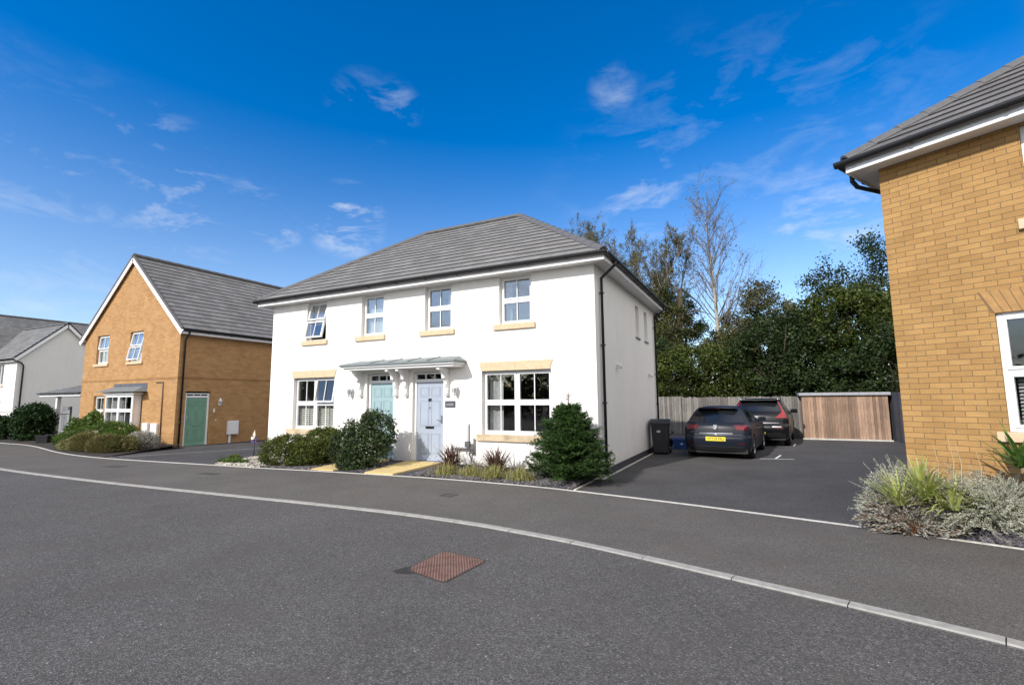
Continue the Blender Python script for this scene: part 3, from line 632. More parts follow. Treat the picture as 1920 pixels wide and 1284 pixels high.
# kerb stones, one mesh per stone near the camera: they are laid as one kerb line (setting)
kl = along(KF, 2000); g = MB(); P = np.array(KF); cum = np.r_[0, np.cumsum(np.linalg.norm(np.diff(P, axis=0), axis=1))]
kbb = offs(KF, .120)
def at(line, s): Q = np.array(line); return (float(np.interp(s, cum, Q[:, 0])), float(np.interp(s, cum, Q[:, 1])))
s = .37
while s < cum[-1]-.92:
    a, b, mid = s+.004, s+.911, s+.46; zt = .004+rng.uniform(-.0015, .0015)
    for p, q in ((a, mid), (mid, b)):
        A, B, C, D = at(KF, p), at(KF, q), at(kbb, q), at(kbb, p)
        A2 = (A[0]*.9+D[0]*.1, A[1]*.9+D[1]*.1); B2 = (B[0]*.9+C[0]*.1, B[1]*.9+C[1]*.1)
        g.poly([(*A2, zt), (*B2, zt), (*C, zt), (*D, zt)]); g.poly([(*A, -.008), (*B, -.008), (*B2, zt), (*A2, zt)]); g.poly([(*A, -.1), (*B, -.1), (*B, -.012), (*A, -.012)])
    g.poly([(*at(KF, a), -.1), (*at(KF, a), -.012), (*at(kbb, a), zt), (*at(kbb, a), -.1)]); g.poly([(*at(KF, b), -.1), (*at(kbb, b), -.1), (*at(kbb, b), zt), (*at(KF, b), -.012)])
    s += .915
struct(g.build('kerb', M_KERB))
eds = smooth(ED, 2); e2 = offs(eds, .055); g = MB()
for i in range(len(eds)-1):
    A, B, C, D = eds[i], eds[i+1], e2[i+1], e2[i]; g.poly([(*A, .010), (*B, .010), (*C, .010), (*D, .010)]); g.poly([(*A, -.05), (*B, -.05), (*B, .010), (*A, .010)]); g.poly([(*D, .010), (*C, .010), (*C, -.05), (*D, -.05)])
struct(g.build('edging', M_EDGE))
# tarmac driveways
def sheet(name, pts, z, m):
    g = MB(); g.poly([(*p, z) for p in pts]); return struct(g.build(name, m))
def edy(x): return float(np.interp(x, [p[0] for p in eds], [p[1] for p in eds]))
XS = [-3.3, -2.5, -1.26, -.4, .36, 1.1, 1.6, 2.5, 3.5]
sheet('driveway', [(x, edy(x)+.03) for x in XS]+[(6.5, 15), (6.5, 26), (-6.5, 26), (-6.5, 17.3), (-3.3, 17.3)], 0.0, M_DRIVE)
sheet('driveway', [(x, edy(x)+.03) for x in (-19.5, -18.5, -17, -15.5, -14, -13.1)]+[(-13.1, 10.3), (-13.8, 10.4), (-13.8, 24), (-19.9, 24), (-19.9, 10.9)], 0.0, M_DRIVE)
# thin pale strips in the tarmac (edging lines and parking marks)
g = MB()
def flat(mb, a, b, wd, z=.004):
    a, b = Vector((*a, z)), Vector((*b, z)); d = (b-a).normalized()*1; n = Vector((-d.y, d.x, 0))*wd/2; mb.poly([a-n, b-n, b+n, a+n])
for a, b, wd in (((-18.0, 8.35), (-16.0, 12.6), .05), ((-18.9, 8.1), (-18.35, 8.3), .10)): flat(g, a, b, wd)
struct(g.build('edging_strip', M_EDGE))
g = MB()
for a, b, wd in (((-.10, 15.43), (.75, 15.66), .06), ((.27, 15.5), (.45, 16.6), .055), ((.95, 19.85), (1.07, 20.8), .055)): flat(g, a, b, wd)
struct(g.build('parking_marking', M_WHITE))
# white house bed (slate), rising slightly to the wall
def bed(name, m, xs, yb, z0, z1, y_of=edy):
    g = MB(); K = 8
    rows = [[(x, y_of(x)+.055+(yb-y_of(x)-.055)*k/K, z0+(z1-z0)*k/K+(rng.uniform(-.012, .012) if 0 < k < K else 0)) for x in xs] for k in range(K+1)]
    for k in range(K):
        for i in range(len(xs)-1): g.poly([rows[k][i], rows[k][i+1], rows[k+1][i+1], rows[k+1][i]], smooth=True)
    return struct(g.build(name, m))
bed('gravel_bed', M_SLATE, list(np.linspace(-11.9, -3.22, 30)), 10.42, .012, .10)
bed('pale_stone_bed', M_STONES, list(np.linspace(-13.3, -11.9, 8)), 10.42, .012, .09)
g = MB(); g.box(-3.22, -3.17, 8.9, 10.36, -.05, .014); g.box(-3.08, -3.03, 10.3, 17.2, -.05, .012); struct(g.build('edging_strip', M_EDGE))
# scattered slate / stone pieces so the beds have relief
def chips(name, label, n, fx, size, m, cat='stones'):
    P = np.array([fx() for _ in range(n)]); a = unit(rng.normal(size=(n, 3))*[1, 1, .35]); b = unit(np.cross(a, unit(rng.normal(size=(n, 3))*[.4, .4, 1]))); c = np.cross(a, b)
    L = (size*(.5+rng.random(n)))[:, None]; A, B, C = a*L, b*L*.7, c*L*.22; Q = []
    cor = lambda i, j, k: P+A*i+B*j*(1-.25*i)+C*k
    for f in (((-1, -1, 1), (1, -1, 1), (1, 1, 1), (-1, 1, 1)), ((-1, -1, -1), (-1, 1, -1), (1, 1, -1), (1, -1, -1)), ((-1, -1, -1), (1, -1, -1), (1, -1, 1), (-1, -1, 1)), ((1, 1, -1), (-1, 1, -1), (-1, 1, 1), (1, 1, 1)), ((-1, 1, -1), (-1, -1, -1), (-1, -1, 1), (-1, 1, 1)), ((1, -1, -1), (1, 1, -1), (1, 1, 1), (1, -1, 1))):
        Q.append(np.stack([cor(*q) for q in f], axis=1))
    o = np_mesh(name, np.concatenate(Q), 4, m); o['kind'] = 'stuff'; o['label'] = label; o['category'] = cat; return o
def fx_slate():
    while True:
        x = rng.uniform(-11.8, -3.25); y = rng.uniform(edy(x)+.08, 10.36)
        if not (-8.42 < x < -7.12 or -10.05 < x < -8.8): break
    return (x, y, .012+.088*(y-edy(x))/(10.4-edy(x))+.01)
def fx_pale():
    x = rng.uniform(-13.25, -11.6); y = rng.uniform(edy(x)+.07, 10.36); return (x, y, .012+.088*(y-edy(x))/(10.4-edy(x))+.012)
M_CHIP = leaf_mat('slate_chip', [(.05, .052, .065), (.11, .105, .125), (.16, .155, .165), (.08, .07, .075), (.20, .18, .17)], rough=.7, trans=0)
M_CHIPP = leaf_mat('pale_chip', [(.5, .47, .4), (.35, .31, .26), (.62, .6, .56), (.22, .19, .17)], rough=.8, trans=0)
chips('slate_chippings', 'grey and purple slate chippings spread in front of the white house', 15000, fx_slate, .022, M_CHIP)
chips('cobbles', 'pale mixed cobbles at the left end of the white house bed', 2600, fx_pale, .035, M_CHIPP)
# paths
def path(name, label, a, b, c, d, z0, z1):
    g = MB(); top = [(*a, z0), (*b, z0), (*c, z1), (*d, z1)]; bot = [(p[0], p[1], -.05) for p in top]; g.poly(top)
    for i in range(4): g.poly([bot[i], bot[(i+1) % 4], top[(i+1) % 4], top[i]])
    o = g.build(name, M_PATH); struct(o); o['label'] = label; o['category'] = 'path'; return o
path('path', 'yellow stone slab path ramping up to the pale blue door', (-8.33, 8.83), (-7.55, 8.90), (-7.17, 10.30), (-8.25, 10.30), .04, .150)
path('path', 'yellow stone slab path to the teal door behind the bushes', (-9.98, 8.73), (-9.28, 8.78), (-8.84, 10.30), (-9.78, 10.30), .04, .150)
# left house bed
bed('soil_bed', M_SOIL, list(np.linspace(-28.2, -19.3, 16)), 10.9, .012, .12)
g = MB(); g.poly([(-19.3, edy(-19.3)+.055, .012), (-18.3, edy(-18.3)+.055, .012), (-19.0, 10.0, .03), (-19.8, 10.9, .05), (-19.3, 10.9, .12)]); struct(g.build('soil_bed', M_SOIL))
bed('soil_bed', M_SOIL, list(np.linspace(-46, -28.3, 16)), 13.0, .012, .08)
# right house bed, banked up to .35 m at the wall
RH = Vector((1.784, 8.69, 0)); RA = R(-29); rr = Vector((math.cos(RA), math.sin(RA), 0)); rn = Vector((-rr.y, rr.x, 0))
def RW(x, y, z=0): p = RH+rr*x+rn*y; return (p.x, p.y, z)
g = MB(); fr_ = [(x, edy(x)+.055, .012) for x in (1.08, 1.6, 2.2, 2.9, 3.6, 4.6, 6.0)]; bk = [RW(-.0, .2, .30), RW(0, -.0, .36), RW(.6, 0, .36), RW(1.3, 0, .36), RW(2.2, 0, .36), RW(3.4, 0, .36), RW(5.5, 0, .36)]
for i in range(6):
    m0 = tuple((a*.45+b*.55) for a, b in zip(fr_[i], bk[i])); m1 = tuple((a*.45+b*.55) for a, b in zip(fr_[i+1], bk[i+1]))
    m0 = (m0[0], m0[1], m0[2]+.04); m1 = (m1[0], m1[1], m1[2]+.04)
    g.poly([fr_[i], fr_[i+1], m1, m0], smooth=True); g.poly([m0, m1, bk[i+1], bk[i]], smooth=True)
e0 = (1.08, edy(1.08)+.055, .012); e1 = RW(-.85, 7.2, .02)
g.poly([e0, bk[1], bk[0], RW(-.85, .4, .012)]); g.poly([RW(-.85, .4, .012), bk[0], RW(0, 7.2, .12), e1])
struct(g.build('slate_bed', M_SLATE))
def fx_r():
    u = rng.uniform(0, 1); v = rng.uniform(0, .45); x = 2.2+2.4*u; a = Vector((x, edy(x)+.06, .012)); p = RH+rr*(.9+2.4*u); b = Vector((p.x, p.y, .36)); q = a.lerp(b, v); return (q.x, q.y, q.z+.02)
chips('slate_chippings', 'blue grey slate chippings along the edging by the right brick house', 3500, fx_r, .026, M_CHIP)

# ================================================================== WHITE HOUSE
X0, X1, Y0, Y1 = -13.817, -3.157, 10.378, 17.22
wh = thing('white_house', 'white rendered semi detached house with grey hipped roof and pale blue front doors', 'house', ((X0+X1)/2, Y0, 0))
F1 = Fr((0, Y0, 0), (1, 0, 0), (0, -1, 0)); F2 = Fr((X1, 0, 0), (0, 1, 0), (1, 0, 0))
ops = [(-12.276, -11.451, 3.50, 4.69), (-10.058, -9.241, 3.50, 4.69), (-7.823, -6.97, 3.50, 4.69), (-5.578, -4.701, 3.50, 4.69),
       (-12.74, -11.03, .862, 2.387), (-6.07, -4.235, .862, 2.387), (-9.79, -8.815, .12, 2.43), (-8.19, -7.19, .12, 2.43)]
mb = MB(); wall(mb, F1, X0, X1, .14, 4.72, ops)
ops2 = [(14.40, 14.86, 3.50, 4.45), (15.62, 16.08, 3.50, 4.45)]
wall(mb, F2, Y0, Y1, .14, 4.72, ops2)
mb.poly([(X0, Y1, .14), (X0, Y0, .14), (X0, Y0, 4.72), (X0, Y1, 4.72)]); mb.poly([(X1, Y1, .14), (X0, Y1, .14), (X0, Y1, 4.72), (X1, Y1, 4.72)])
mb.build('wall', M_WALL, wh)
mb = MB(); mb.box(X0+.012, X1-.012, Y0+.012, Y1-.012, -.1, .139); mb.build('plinth', mat('dark_plinth_brick', (.055, .055, .065), .8, noise=(30, .4)), wh)
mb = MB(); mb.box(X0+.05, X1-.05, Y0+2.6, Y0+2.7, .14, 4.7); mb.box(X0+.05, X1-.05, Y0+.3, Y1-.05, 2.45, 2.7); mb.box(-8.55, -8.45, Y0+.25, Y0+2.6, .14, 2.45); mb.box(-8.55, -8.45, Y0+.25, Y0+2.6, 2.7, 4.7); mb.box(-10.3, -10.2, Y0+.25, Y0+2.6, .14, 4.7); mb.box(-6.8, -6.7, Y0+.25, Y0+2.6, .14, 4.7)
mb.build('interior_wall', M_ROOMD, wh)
hip_house('roof', wh, X0, X1, Y0, Y1, 4.88, 7.62, .35, M_TILE, inset=3.8)
DC = -.11
window(F1, wh, -12.276, -11.451, 3.50, 4.69, 1, 2, bars=1, opened={(0, 0): (R(13),), (0, 1): (R(13),)}, gm=M_GLASS_U, cover=('blind', [(-12.22, -11.5, 4.0, 4.65)]), sill=(-12.45, -11.37, 3.37, 3.505))
window(F1, wh, -10.058, -9.241, 3.50, 4.69, 1, 2, bars=1, gm=M_GLASS_U, cover=('blind', [(-10.0, -9.3, 3.55, 4.65)]), sill=(-10.25, -9.16, 3.37, 3.505))
window(F1, wh, -7.823, -6.97, 3.50, 4.69, 1, 2, bars=1, gm=M_GLASS_U, cover=('curtain', [(-7.28, -7.02, 3.9, 4.65)]), sill=(-7.965, -6.87, 3.37, 3.505))
window(F1, wh, -5.578, -4.701, 3.50, 4.69, 1, 2, bars=1, gm=M_GLASS_U, cover=('curtain', [(-5.53, -5.38, 3.55, 4.65)]), sill=(-5.724, -4.608, 3.37, 3.505))
window(F1, wh, -12.74, -11.03, .862, 2.387, 2, 2, bars=1, opened={(1, 1): R(9)}, cover=('shutter', [(-12.68, -11.92, .90, 1.62), (-11.85, -11.08, .90, 1.62)]), sill=(-12.95, -10.85, .705, .865), lintel=(-12.84, -10.95, -12.775, -11.03, 2.387, 2.605), sm=M_STONE2)
window(F1, wh, -6.07, -4.235, .862, 2.387, 2, 2, bars=1, cover=('curtain', [(-6.03, -5.62, .90, 2.34), (-4.42, -4.28, .9, 2.34)]), sill=(-6.20, -4.09, .705, .865), lintel=(-6.145, -4.18, -6.083, -4.262, 2.387, 2.605), sm=M_STONE2)
for a, b, c, d in ops2:
    wf = window(F2, wh, a, b, c, d, 1, 1, bars=0, cover=('blind', [(a+.05, b-.05, c+.05, d-.05)])); o = MB(); o.fbox(F2, a-.05, b+.05, -.08, .03, c-.05, c-.001); o.build('sill', M_GREYROOF, wf)
door(F1, wh, -8.111, -7.266, .15, 2.157, 2.37, M_DBLUE, label='pale blue panelled front door with black letter plate')
door(F1, wh, -9.70, -8.892, .15, 2.157, 2.37, M_DTEAL, lp=False, label='pale teal panelled front door behind the bush', mirror=True)
o = MB(); o.fbox(F1, -7.735, -7.645, -.106, -.085, 1.665, 1.735); o.build('door_knocker', M_DARKMET, wh); o = MB(); o.tube([F1(-7.69, -.09, 1.50), F1(-7.69, -.07, 1.50)], .013); o.build('peephole', M_DARKMET, wh)
# canopy over both doors
cn = MB(); xl, xr_, d = -10.29, -6.51, .57
tb, tf = 2.80, 2.665
top = [(xl, Y0-d, tf), (xr_, Y0-d, tf), (xr_-.22, Y0, tb), (xl+.22, Y0, tb), (xr_, Y0, tf), (xl, Y0, tf)]
cn.poly([top[0], top[1], top[2], top[3]]); cn.poly([top[1], top[4], top[2]]); cn.poly([top[5], top[0], top[3]])
cn.box(xl, xr_, Y0-d, Y0, tf-.05, tf)
for i in range(1, 5): x = xl+.5+i*.62; cn.obox((x, Y0-d/2, (tf+tb)/2+.012), (.012, 0, 0), (0, d/2, (tb-tf)/2), (0, 0, .007))
cnp = cn.build('canopy', M_GREYROOF, wh)
fm = MB(); fm.box(xl+.035, xr_-.035, Y0-d+.035, Y0-.001, tf-.095, tf-.051); fm.box(xl+.09, xr_-.09, Y0-d+.09, Y0-.001, tf-.155, tf-.096)
pf = [(0, 0), (0, -.14), (.05, -.14), (.06, -.10), (.02, -.05)]
fm.build('cornice', M_WHITE, cnp, bevel=.008)
def bracket(x):
    b = MB(); zt, zb = tf-.157, 1.79; D = .44; w_ = .045
    prof = [(0, zt), (-D, zt), (-D, zt-.06)]
    for i in range(9): a = i/8*math.pi/2; prof.append((-D+.03+.19*math.sin(a)*1.0, zt-.06-.19*(1-math.cos(a))))
    for i in range(7): a = i/6*math.pi/2; prof.append((-.22+.10*math.sin(a), zt-.27-.12*(1-math.cos(a))))
    prof += [(-.12, zt-.40), (-.12, zt-.43), (-.085, zt-.43), (-.085, zb+.10), (-.105, zb+.08), (-.105, zb+.05), (-.075, zb), (0, zb)]
    n = len(prof); vs = [(x+sx*w_, Y0+p[0], p[1]) for sx in (-1, 1) for p in prof]
    b.add(vs, [tuple(range(n)), tuple(range(2*n-1, n-1, -1))]+[(i+1 if i < n-1 else 0, i, n+i, n+(i+1 if i < n-1 else 0)) for i in range(n)])
    b.box(x-.032, x+.032, Y0-.118, Y0-.0, 2.02, 2.06)
    b.build('bracket', M_WHITE, cnp, bevel=.004)
for x in (-9.97, -8.72, -8.37, -7.075): bracket(x)
lantern(F1, wh, -10.34, 1.78, 2.14); lantern(F1, wh, -6.80, 1.78, 2.12)
o = MB(); o.fbox(F1, -7.14, -6.835, 0, .018, 1.505, 1.668); sg = o.build('house_sign', M_SLATESIGN, wh, bevel=.004)
o = MB(); 
o.fbox(F1, -7.10, -6.875, .0185, .0195, 1.578, 1.582)
for zz, hh in ((1.582, .030), (1.578, -.030)):
    x = -7.095
    while x < -6.89:
        ww = rng.uniform(.012, .024); o.fbox(F1, x, x+ww, .0187, .021, min(zz, zz+hh), max(zz, zz+hh)); x += ww+.008
o.build('sign_lettering', mat('sign_letter', (.25, .26, .28), .5), sg)
o = MB(); o.fbox(F1, -6.85, -6.42, 0, .09, .52, 1.10); mbx = o.build('meter_box', M_UPVC, wh, bevel=.008)
o = MB(); o.fbox(F1, -6.83, -6.44, .088, .098, .545, 1.075); o.build('meter_box_door', M_UPVC, mbx, bevel=.003)
o = MB(); rings(o, F1, -6.865, -6.405, .505, 1.115, .016, 0, .02); rings(o, F1, -6.838, -6.432, .537, 1.083, .007, .085, .0925); o.build('meter_box_shadow_rim', M_GREYBOX, mbx)  # grey rims drawn as the shadow gap around the box and its door
o = MB(); o.fbox(F1, -6.455, -6.33, .09, .17, .56, .69); o.tube([F1(-6.26, .05, .76), F1(-6.26, .05, .40)], .02); o.tube([F1(-6.86, .06, .485), F1(-6.26, .06, .485)], .014); o.tube([F1(-6.72, .06, .485), F1(-6.72, .06, .09)], .010)
o.tube([F1(-6.36, .07, .47), F1(-6.36, .07, .36), F1(-6.31, .07, .24), F1(-6.20, .07, .14), F1(-6.08, .07, .10)], .012); o.tube([F1(-6.45, .07, .46), F1(-6.45, .07, .38)], .015); o.fbox(F1, -6.36, -6.25, .03, .09, .40, .47)
o.build('gas_pipe', mat('grey_pipe', (.10, .10, .105), .5), wh)
o = MB(); o.fbox(F1, -7.03, -6.89, .03, .11, .325, .50); o.fbox(F1, -6.985, -6.945, .04, .07, .02, .325); o.build('cable_box', M_GREYBOX, wh, bevel=.005)
downpipe(wh, [(X1+.39, Y0+.32, 4.82), (X1+.39, Y0+.32, 4.70), (X1+.06, Y0+.36, 4.45), (X1+.06, Y0+.36, .05)], clips=(4.1, 2.9, 1.6, .5))
downpipe(wh, [(X1+.39, Y1-.1, 4.82), (X1+.39, Y1-.1, 4.70), (X1+.06, Y1-.15, 4.45), (X1+.06, Y1-.15, .05)], clips=(4.1, 2.5, 1.5))
for (y_, z_) in ((12.07, 2.5), (16.02, 2.42)):
    o = MB(); o.fbox(F2, y_-.07, y_+.07, 0, .012, z_-.07, z_+.07); o.tube([F2(y_, 0, z_+.03), F2(y_, .09, z_+.03), F2(y_, .10, z_-.06)], .045, 8); o.build('flue_vent', M_WHITE, wh)
o = MB(); o.tube([(X1+.04, Y0-.05, .02), (X1+.04, Y0-.05, .38)], .012, 6); o.build('stake', M_WHITE, wh)

# ================================================================== LEFT BRICK HOUSE
LX0, LX1, LY0, LY1 = -27.15, -19.82, 10.90, 20.5
lh = thing('brick_house', 'orange buff brick gable fronted house with green side door, left of the white house', 'house', ((LX0+LX1)/2, LY0, 0))
G1 = Fr((0, LY0, 0), (1, 0, 0), (0, -1, 0)); G2 = Fr((LX1, 0, 0), (0, 1, 0), (1, 0, 0))
XM = (LX0+LX1)/2; ZE, ZA = 4.62, 7.78
opg = [(-26.10, -25.10, 3.36, 4.62), (-23.42, -22.42, 3.36, 4.62), (-25.98, -25.12, .70, 1.98), (-24.35, -22.15, .72, 2.0)]
k_ = 1.0154
opd = [(11.24, 12.20, .0, 2.10)]
mb = MB(); wall(mb, G1, LX0, LX1, -.05, ZE, opg[:2]+opg[2:], .09); mb.poly([G1(LX0, 0, ZE), G1(LX1, 0, ZE), G1(XM, 0, ZA)])
wall(mb, G2, LY0, LY1, -.05, ZE+.05, opd, .08); mb.poly([(LX0, LY1, -.05), (LX0, LY0, -.05), (LX0, LY0, ZE), (LX0, LY1, ZE)]); mb.poly([(LX1, LY1, -.05), (LX0, LY1, -.05), (LX0, LY1, ZE), (XM, LY1, ZA), (LX1, LY1, ZE)])
mb.build('wall', M_BRICK_L, lh)
mb = MB(); mb.fbox(G1, LX0-.012, LX1+.012, 0, .012, 2.585, 2.66); mb.fbox(G2, LY0, LY1, 0, .012, 2.585, 2.66); mb.build('brick_band', brick_mat('band_brick', (.36, .2, .085), (.3, .165, .07), (.24, .15, .08)), lh)
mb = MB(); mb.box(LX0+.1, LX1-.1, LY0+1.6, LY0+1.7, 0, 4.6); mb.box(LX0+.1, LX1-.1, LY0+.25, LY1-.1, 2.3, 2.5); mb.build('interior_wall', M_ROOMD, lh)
sl = (ZA+.10-ZE-.08)/((LX1-LX0)/2); ov = .28; yv = LY0-.10
zr = ZA+.14; zeL = zr-((LX1-LX0)/2+ov)*sl
mb = MB(); roof_plane(mb, [(XM, yv, zr), (LX1+ov, yv, zeL), (LX1+ov, LY1+.1, zeL), (XM, LY1+.1, zr)]); roof_plane(mb, [(XM, LY1+.1, zr), (LX0-ov, LY1+.1, zeL), (LX0-ov, yv, zeL), (XM, yv, zr)])
rf = mb.build('roof', M_TILE_L, lh)
mb = MB(); caps(mb, (XM, yv, zr+.05), (XM, LY1+.1, zr+.05)); 
for sx in (-1, 1):
    a = Vector((XM, yv, zr-.0)); b = Vector((XM+sx*((LX1-LX0)/2+ov), yv, zeL-.0)); mb.prism([(-.03, -.06), (.03, -.06), (.03, .035), (-.03, .035)], a, b, up=(0, 0, 1))
mb.build('ridge_tiles', M_RIDGE, rf)
mb = MB()
for sx in (-1, 1):
    a = Vector((XM, yv+.0, zr-.16)); b = Vector((XM+sx*((LX1-LX0)/2+ov-.02), yv+.0, zeL-.16)); mb.prism([(-.02, -.10), (.02, -.10), (.02, .10), (-.02, .10)], a, b)
mb.box(LX1+ov-.03, LX1+ov-.01, yv+.03, LY1, zeL-.20, zeL-.03); mb.box(LX0-ov+.01, LX0-ov+.03, yv+.03, LY1, zeL-.20, zeL-.03); mb.box(LX1+.001, LX1+ov-.03, yv+.03, LY1, zeL-.19, zeL-.18)
mb.build('bargeboard', M_WHITE, lh)
mb = MB(); gutter(mb, (LX1+ov+.04, yv, zeL-.03), (LX1+ov+.04, LY1, zeL-.03)); mb.build('gutter', M_BLACK, lh)
window(G1, lh, -26.10, -25.10, 3.36, 4.62, 1, 2, depth=.09, bars=1, gm=M_GLASS_U, opened={(0, 1): R(6)}, cover=('curtain', [(-26.0, -25.75, 3.4, 4.55), (-25.45, -25.2, 3.4, 4.55)]), sill=(-26.2, -25.0, 3.25, 3.365))
window(G1, lh, -23.42, -22.42, 3.36, 4.62, 1, 2, depth=.09, bars=1, gm=M_GLASS_U, opened={(0, 0): (R(10),), (0, 1): (R(10),)}, cover=('blind', [(-23.3, -22.5, 3.4, 4.55)]), sill=(-23.52, -22.32, 3.25, 3.365))
window(G1, lh, -25.98, -25.12, .70, 1.98, 1, 2, depth=.09, bars=1, cover=('curtain', [(-25.9, -25.7, .75, 1.9)]), sill=(-26.05, -25.05, .60, .705))
# shallow bay window with lead-topped canopy
BF = Fr((0, LY0-.30, 0), (1, 0, 0), (0, -1, 0)); bw = window(BF, lh, -24.30, -22.20, .75, 2.0, 2, 2, depth=0.0, bars=1, cover=('curtain', [(-24.2, -23.7, .8, 1.95), (-23.5, -23.3, .8, 1.95)]), sill=(-24.36, -22.14, .64, .752))
for xs_ in (-24.30, -22.26): o = MB(); o.box(xs_, xs_+.06, LY0-.24, LY0-.002, .75, 2.0); o.build('bay_side', M_UPVC, bw)
o = MB(); o.box(-24.42, -22.08, LY0-.36, LY0-.001, 2.001, 2.10); o.build('cornice', M_WHITE, bw, bevel=.01)
o = MB(); v = [(-24.75, LY0-.50, 2.12), (-21.80, LY0-.50, 2.12), (-21.80, LY0-.0, 2.12), (-24.75, LY0, 2.12), (-24.35, LY0-.002, 2.34), (-22.1, LY0-.002, 2.34)]
o.add(v, [(0, 1, 5, 4), (1, 2, 5), (3, 0, 4), (0, 3, 2, 1)]); o.build('bay_roof', M_GREYROOF, bw)
o = MB(); pts = [(-24.35+2.5*i/14, 2.22+.02*math.sin(i*2.1)) for i in range(15)]
for p, q in zip(pts, pts[1:]): o.poly([(p[0], LY0-.012-.008*math.sin(p[0]*9), p[1]), (q[0], LY0-.012-.008*math.sin(q[0]*9), q[1]), (q[0], LY0-.012, 2.46), (p[0], LY0-.012, 2.46)])
o.build('lead_flashing', M_LEAD, bw)
o = MB(); o.tube([G1(-21.22, .03, 2.47), G1(-20.72, .03, 2.47), G1(-20.66, .03, .25)], .02, 6); o.build('vent_pipe', mat('brown_pipe', (.10, .06, .045), .5), lh)
for a, b in ((-21.86, -21.48), (-21.28, -20.84)):
    o = MB(); o.fbox(G1, a, b, 0, .09, .30, .88); o.fbox(G1, a+.02, b-.02, .088, .098, .32, .86); o.build('meter_box', M_UPVC, lh, bevel=.006)
dr = door(G2, lh, 11.32, 12.12, .02, 1.85, 1.99, M_DGREEN, label='sage green panelled side door', depth=.08, mirror=True, lp=False)
lantern(G2, lh, 12.56, 1.52, 1.86, .10)
o = MB(); o.fbox(G2, 12.34, 12.40, 0, .03, 1.26, 1.42); o.fbox(G2, 12.44, 12.49, 0, .02, .93, .98); o.build('door_bell', M_WHITE, lh)
o = MB(); o.fbox(G2, 12.95, 13.40, 0, .12, .34, .90); o.fbox(G2, 12.97, 13.38, .119, .128, .36, .88); mb2 = o.build('meter_box', M_UPVC, lh, bevel=.006)
o = MB(); o.fbox(G2, 13.03, 13.10, .02, .07, -.02, .338); o.build('cable_duct', M_WHITE, mb2)
downpipe(lh, [(LX1+ov+.03, LY0+.16, zeL-.06), (LX1+ov+.03, LY0+.16, zeL-.14), (LX1+.06, LY0+.16, zeL-.42), (LX1+.06, LY0+.16, .02)], clips=(3.6, 2.2, .9))
# side porch of the left house
o = MB(); roof_plane(o, [(-31.2, 10.9, 2.16), (LX0, 10.9, 2.16), (LX0, 12.4, 2.62), (-30.4, 12.4, 2.62)], .25, .02); o.poly([(-31.2, 10.9, 2.16), (-30.4, 12.4, 2.62), (-31.2, 13.5, 2.16)]); o.poly([(-30.4, 12.4, 2.62), (LX0, 12.4, 2.62), (LX0, 13.9, 2.16), (-31.2, 13.9, 2.16)])
pr = o.build('porch_roof', M_TILE_L, lh)
o = MB(); o.box(-31.15, LX0-.01, 10.88, 10.92, 2.0, 2.12); o.box(-31.15, -31.11, 10.93, 13.9, 2.0, 2.12); o.build('fascia', M_WHITE, pr)
o = MB(); o.box(-31.25, LX0-.01, 10.80, 10.87, 2.10, 2.16); o.build('gutter', M_BLACK, pr)
o = MB(); o.box(-29.75, -29.60, 11.0, 11.15, 0, 2.0); o.build('post', M_WHITE, pr)

# ================================================================== FAR WHITE HOUSE
fh = thing('white_house', 'far white house at the left edge with slate roofs and a plain grey gable end', 'house', (-48, 16, 0))
mb = MB(); H1 = Fr((0, 14.75, 0), (1, 0, 0), (0, -1, 0)); H2 = Fr((-46.1, 0, 0), (0, 1, 0), (1, 0, 0))
opf = [(-49.6, -48.15, 2.95, 4.5), (-49.6, -48.15, .5, 1.9)]
wall(mb, H1, -52, -46.1, -.05, 4.7, opf, .1); mb.poly([H2(14.75, 0, -.05), H2(19.85, 0, -.05), H2(19.85, 0, 4.75), H2(17.3, 0, 7.35), H2(14.75, 0, 4.75)])
mb.box(-61, -50.6, 13.2, 40, -.05, 4.6)
mb.build('wall', M_WALL2, fh)
mb = MB(); roof_plane(mb, [(-53.6, 17.3, 7.6), (-51.0, 14.5, 4.80), (-45.9, 14.5, 4.80), (-45.9, 17.3, 7.6)]); roof_plane(mb, [(-45.9, 17.3, 7.6), (-45.9, 20.1, 4.8), (-50, 20.1, 4.8), (-53.6, 17.3, 7.6)])
rf = mb.build('roof', M_TILE_O, fh)
mb = MB(); roof_plane(mb, [(-55.2, 12.9, 8.85), (-50.3, 12.9, 4.7), (-50.3, 40, 4.7), (-55.2, 40, 8.85)]); roof_plane(mb, [(-55.2, 40, 8.85), (-60.5, 40, 4.7), (-60.5, 12.9, 4.7), (-55.2, 12.9, 8.85)]); mb.build('roof', M_TILE_O, fh)
mb = MB(); caps(mb, (-55.2, 12.9, 8.9), (-55.2, 40, 8.9)); mb.build('ridge_tiles', M_RIDGE, rf); mb = MB(); caps(mb, (-53.2, 17.3, 7.66), (-45.9, 17.3, 7.66)); mb.build('ridge_tiles', M_RIDGE, rf)
mb = MB()
for s_ in (-1, 1): mb.prism([(-.03, -.10), (.03, -.10), (.03, .10), (-.03, .10)], (-45.93, 17.3, 7.44), (-45.93, 17.3+s_*2.75, 4.70))
mb.box(-51, -46.0, 14.52, 14.56, 4.58, 4.74); mb.build('bargeboard', M_WHITE, fh)
mb = MB()
for s_ in (-1, 1): mb.prism([(-.05, -.03), (.05, -.03), (.05, .05), (-.05, .05)], (-45.93, 17.3, 7.62), (-45.93, 17.3+s_*2.8, 4.82))
gutter(mb, (-51.5, 14.45, 4.74), (-45.85, 14.45, 4.74)); mb.build('gutter', M_BLACK, fh)
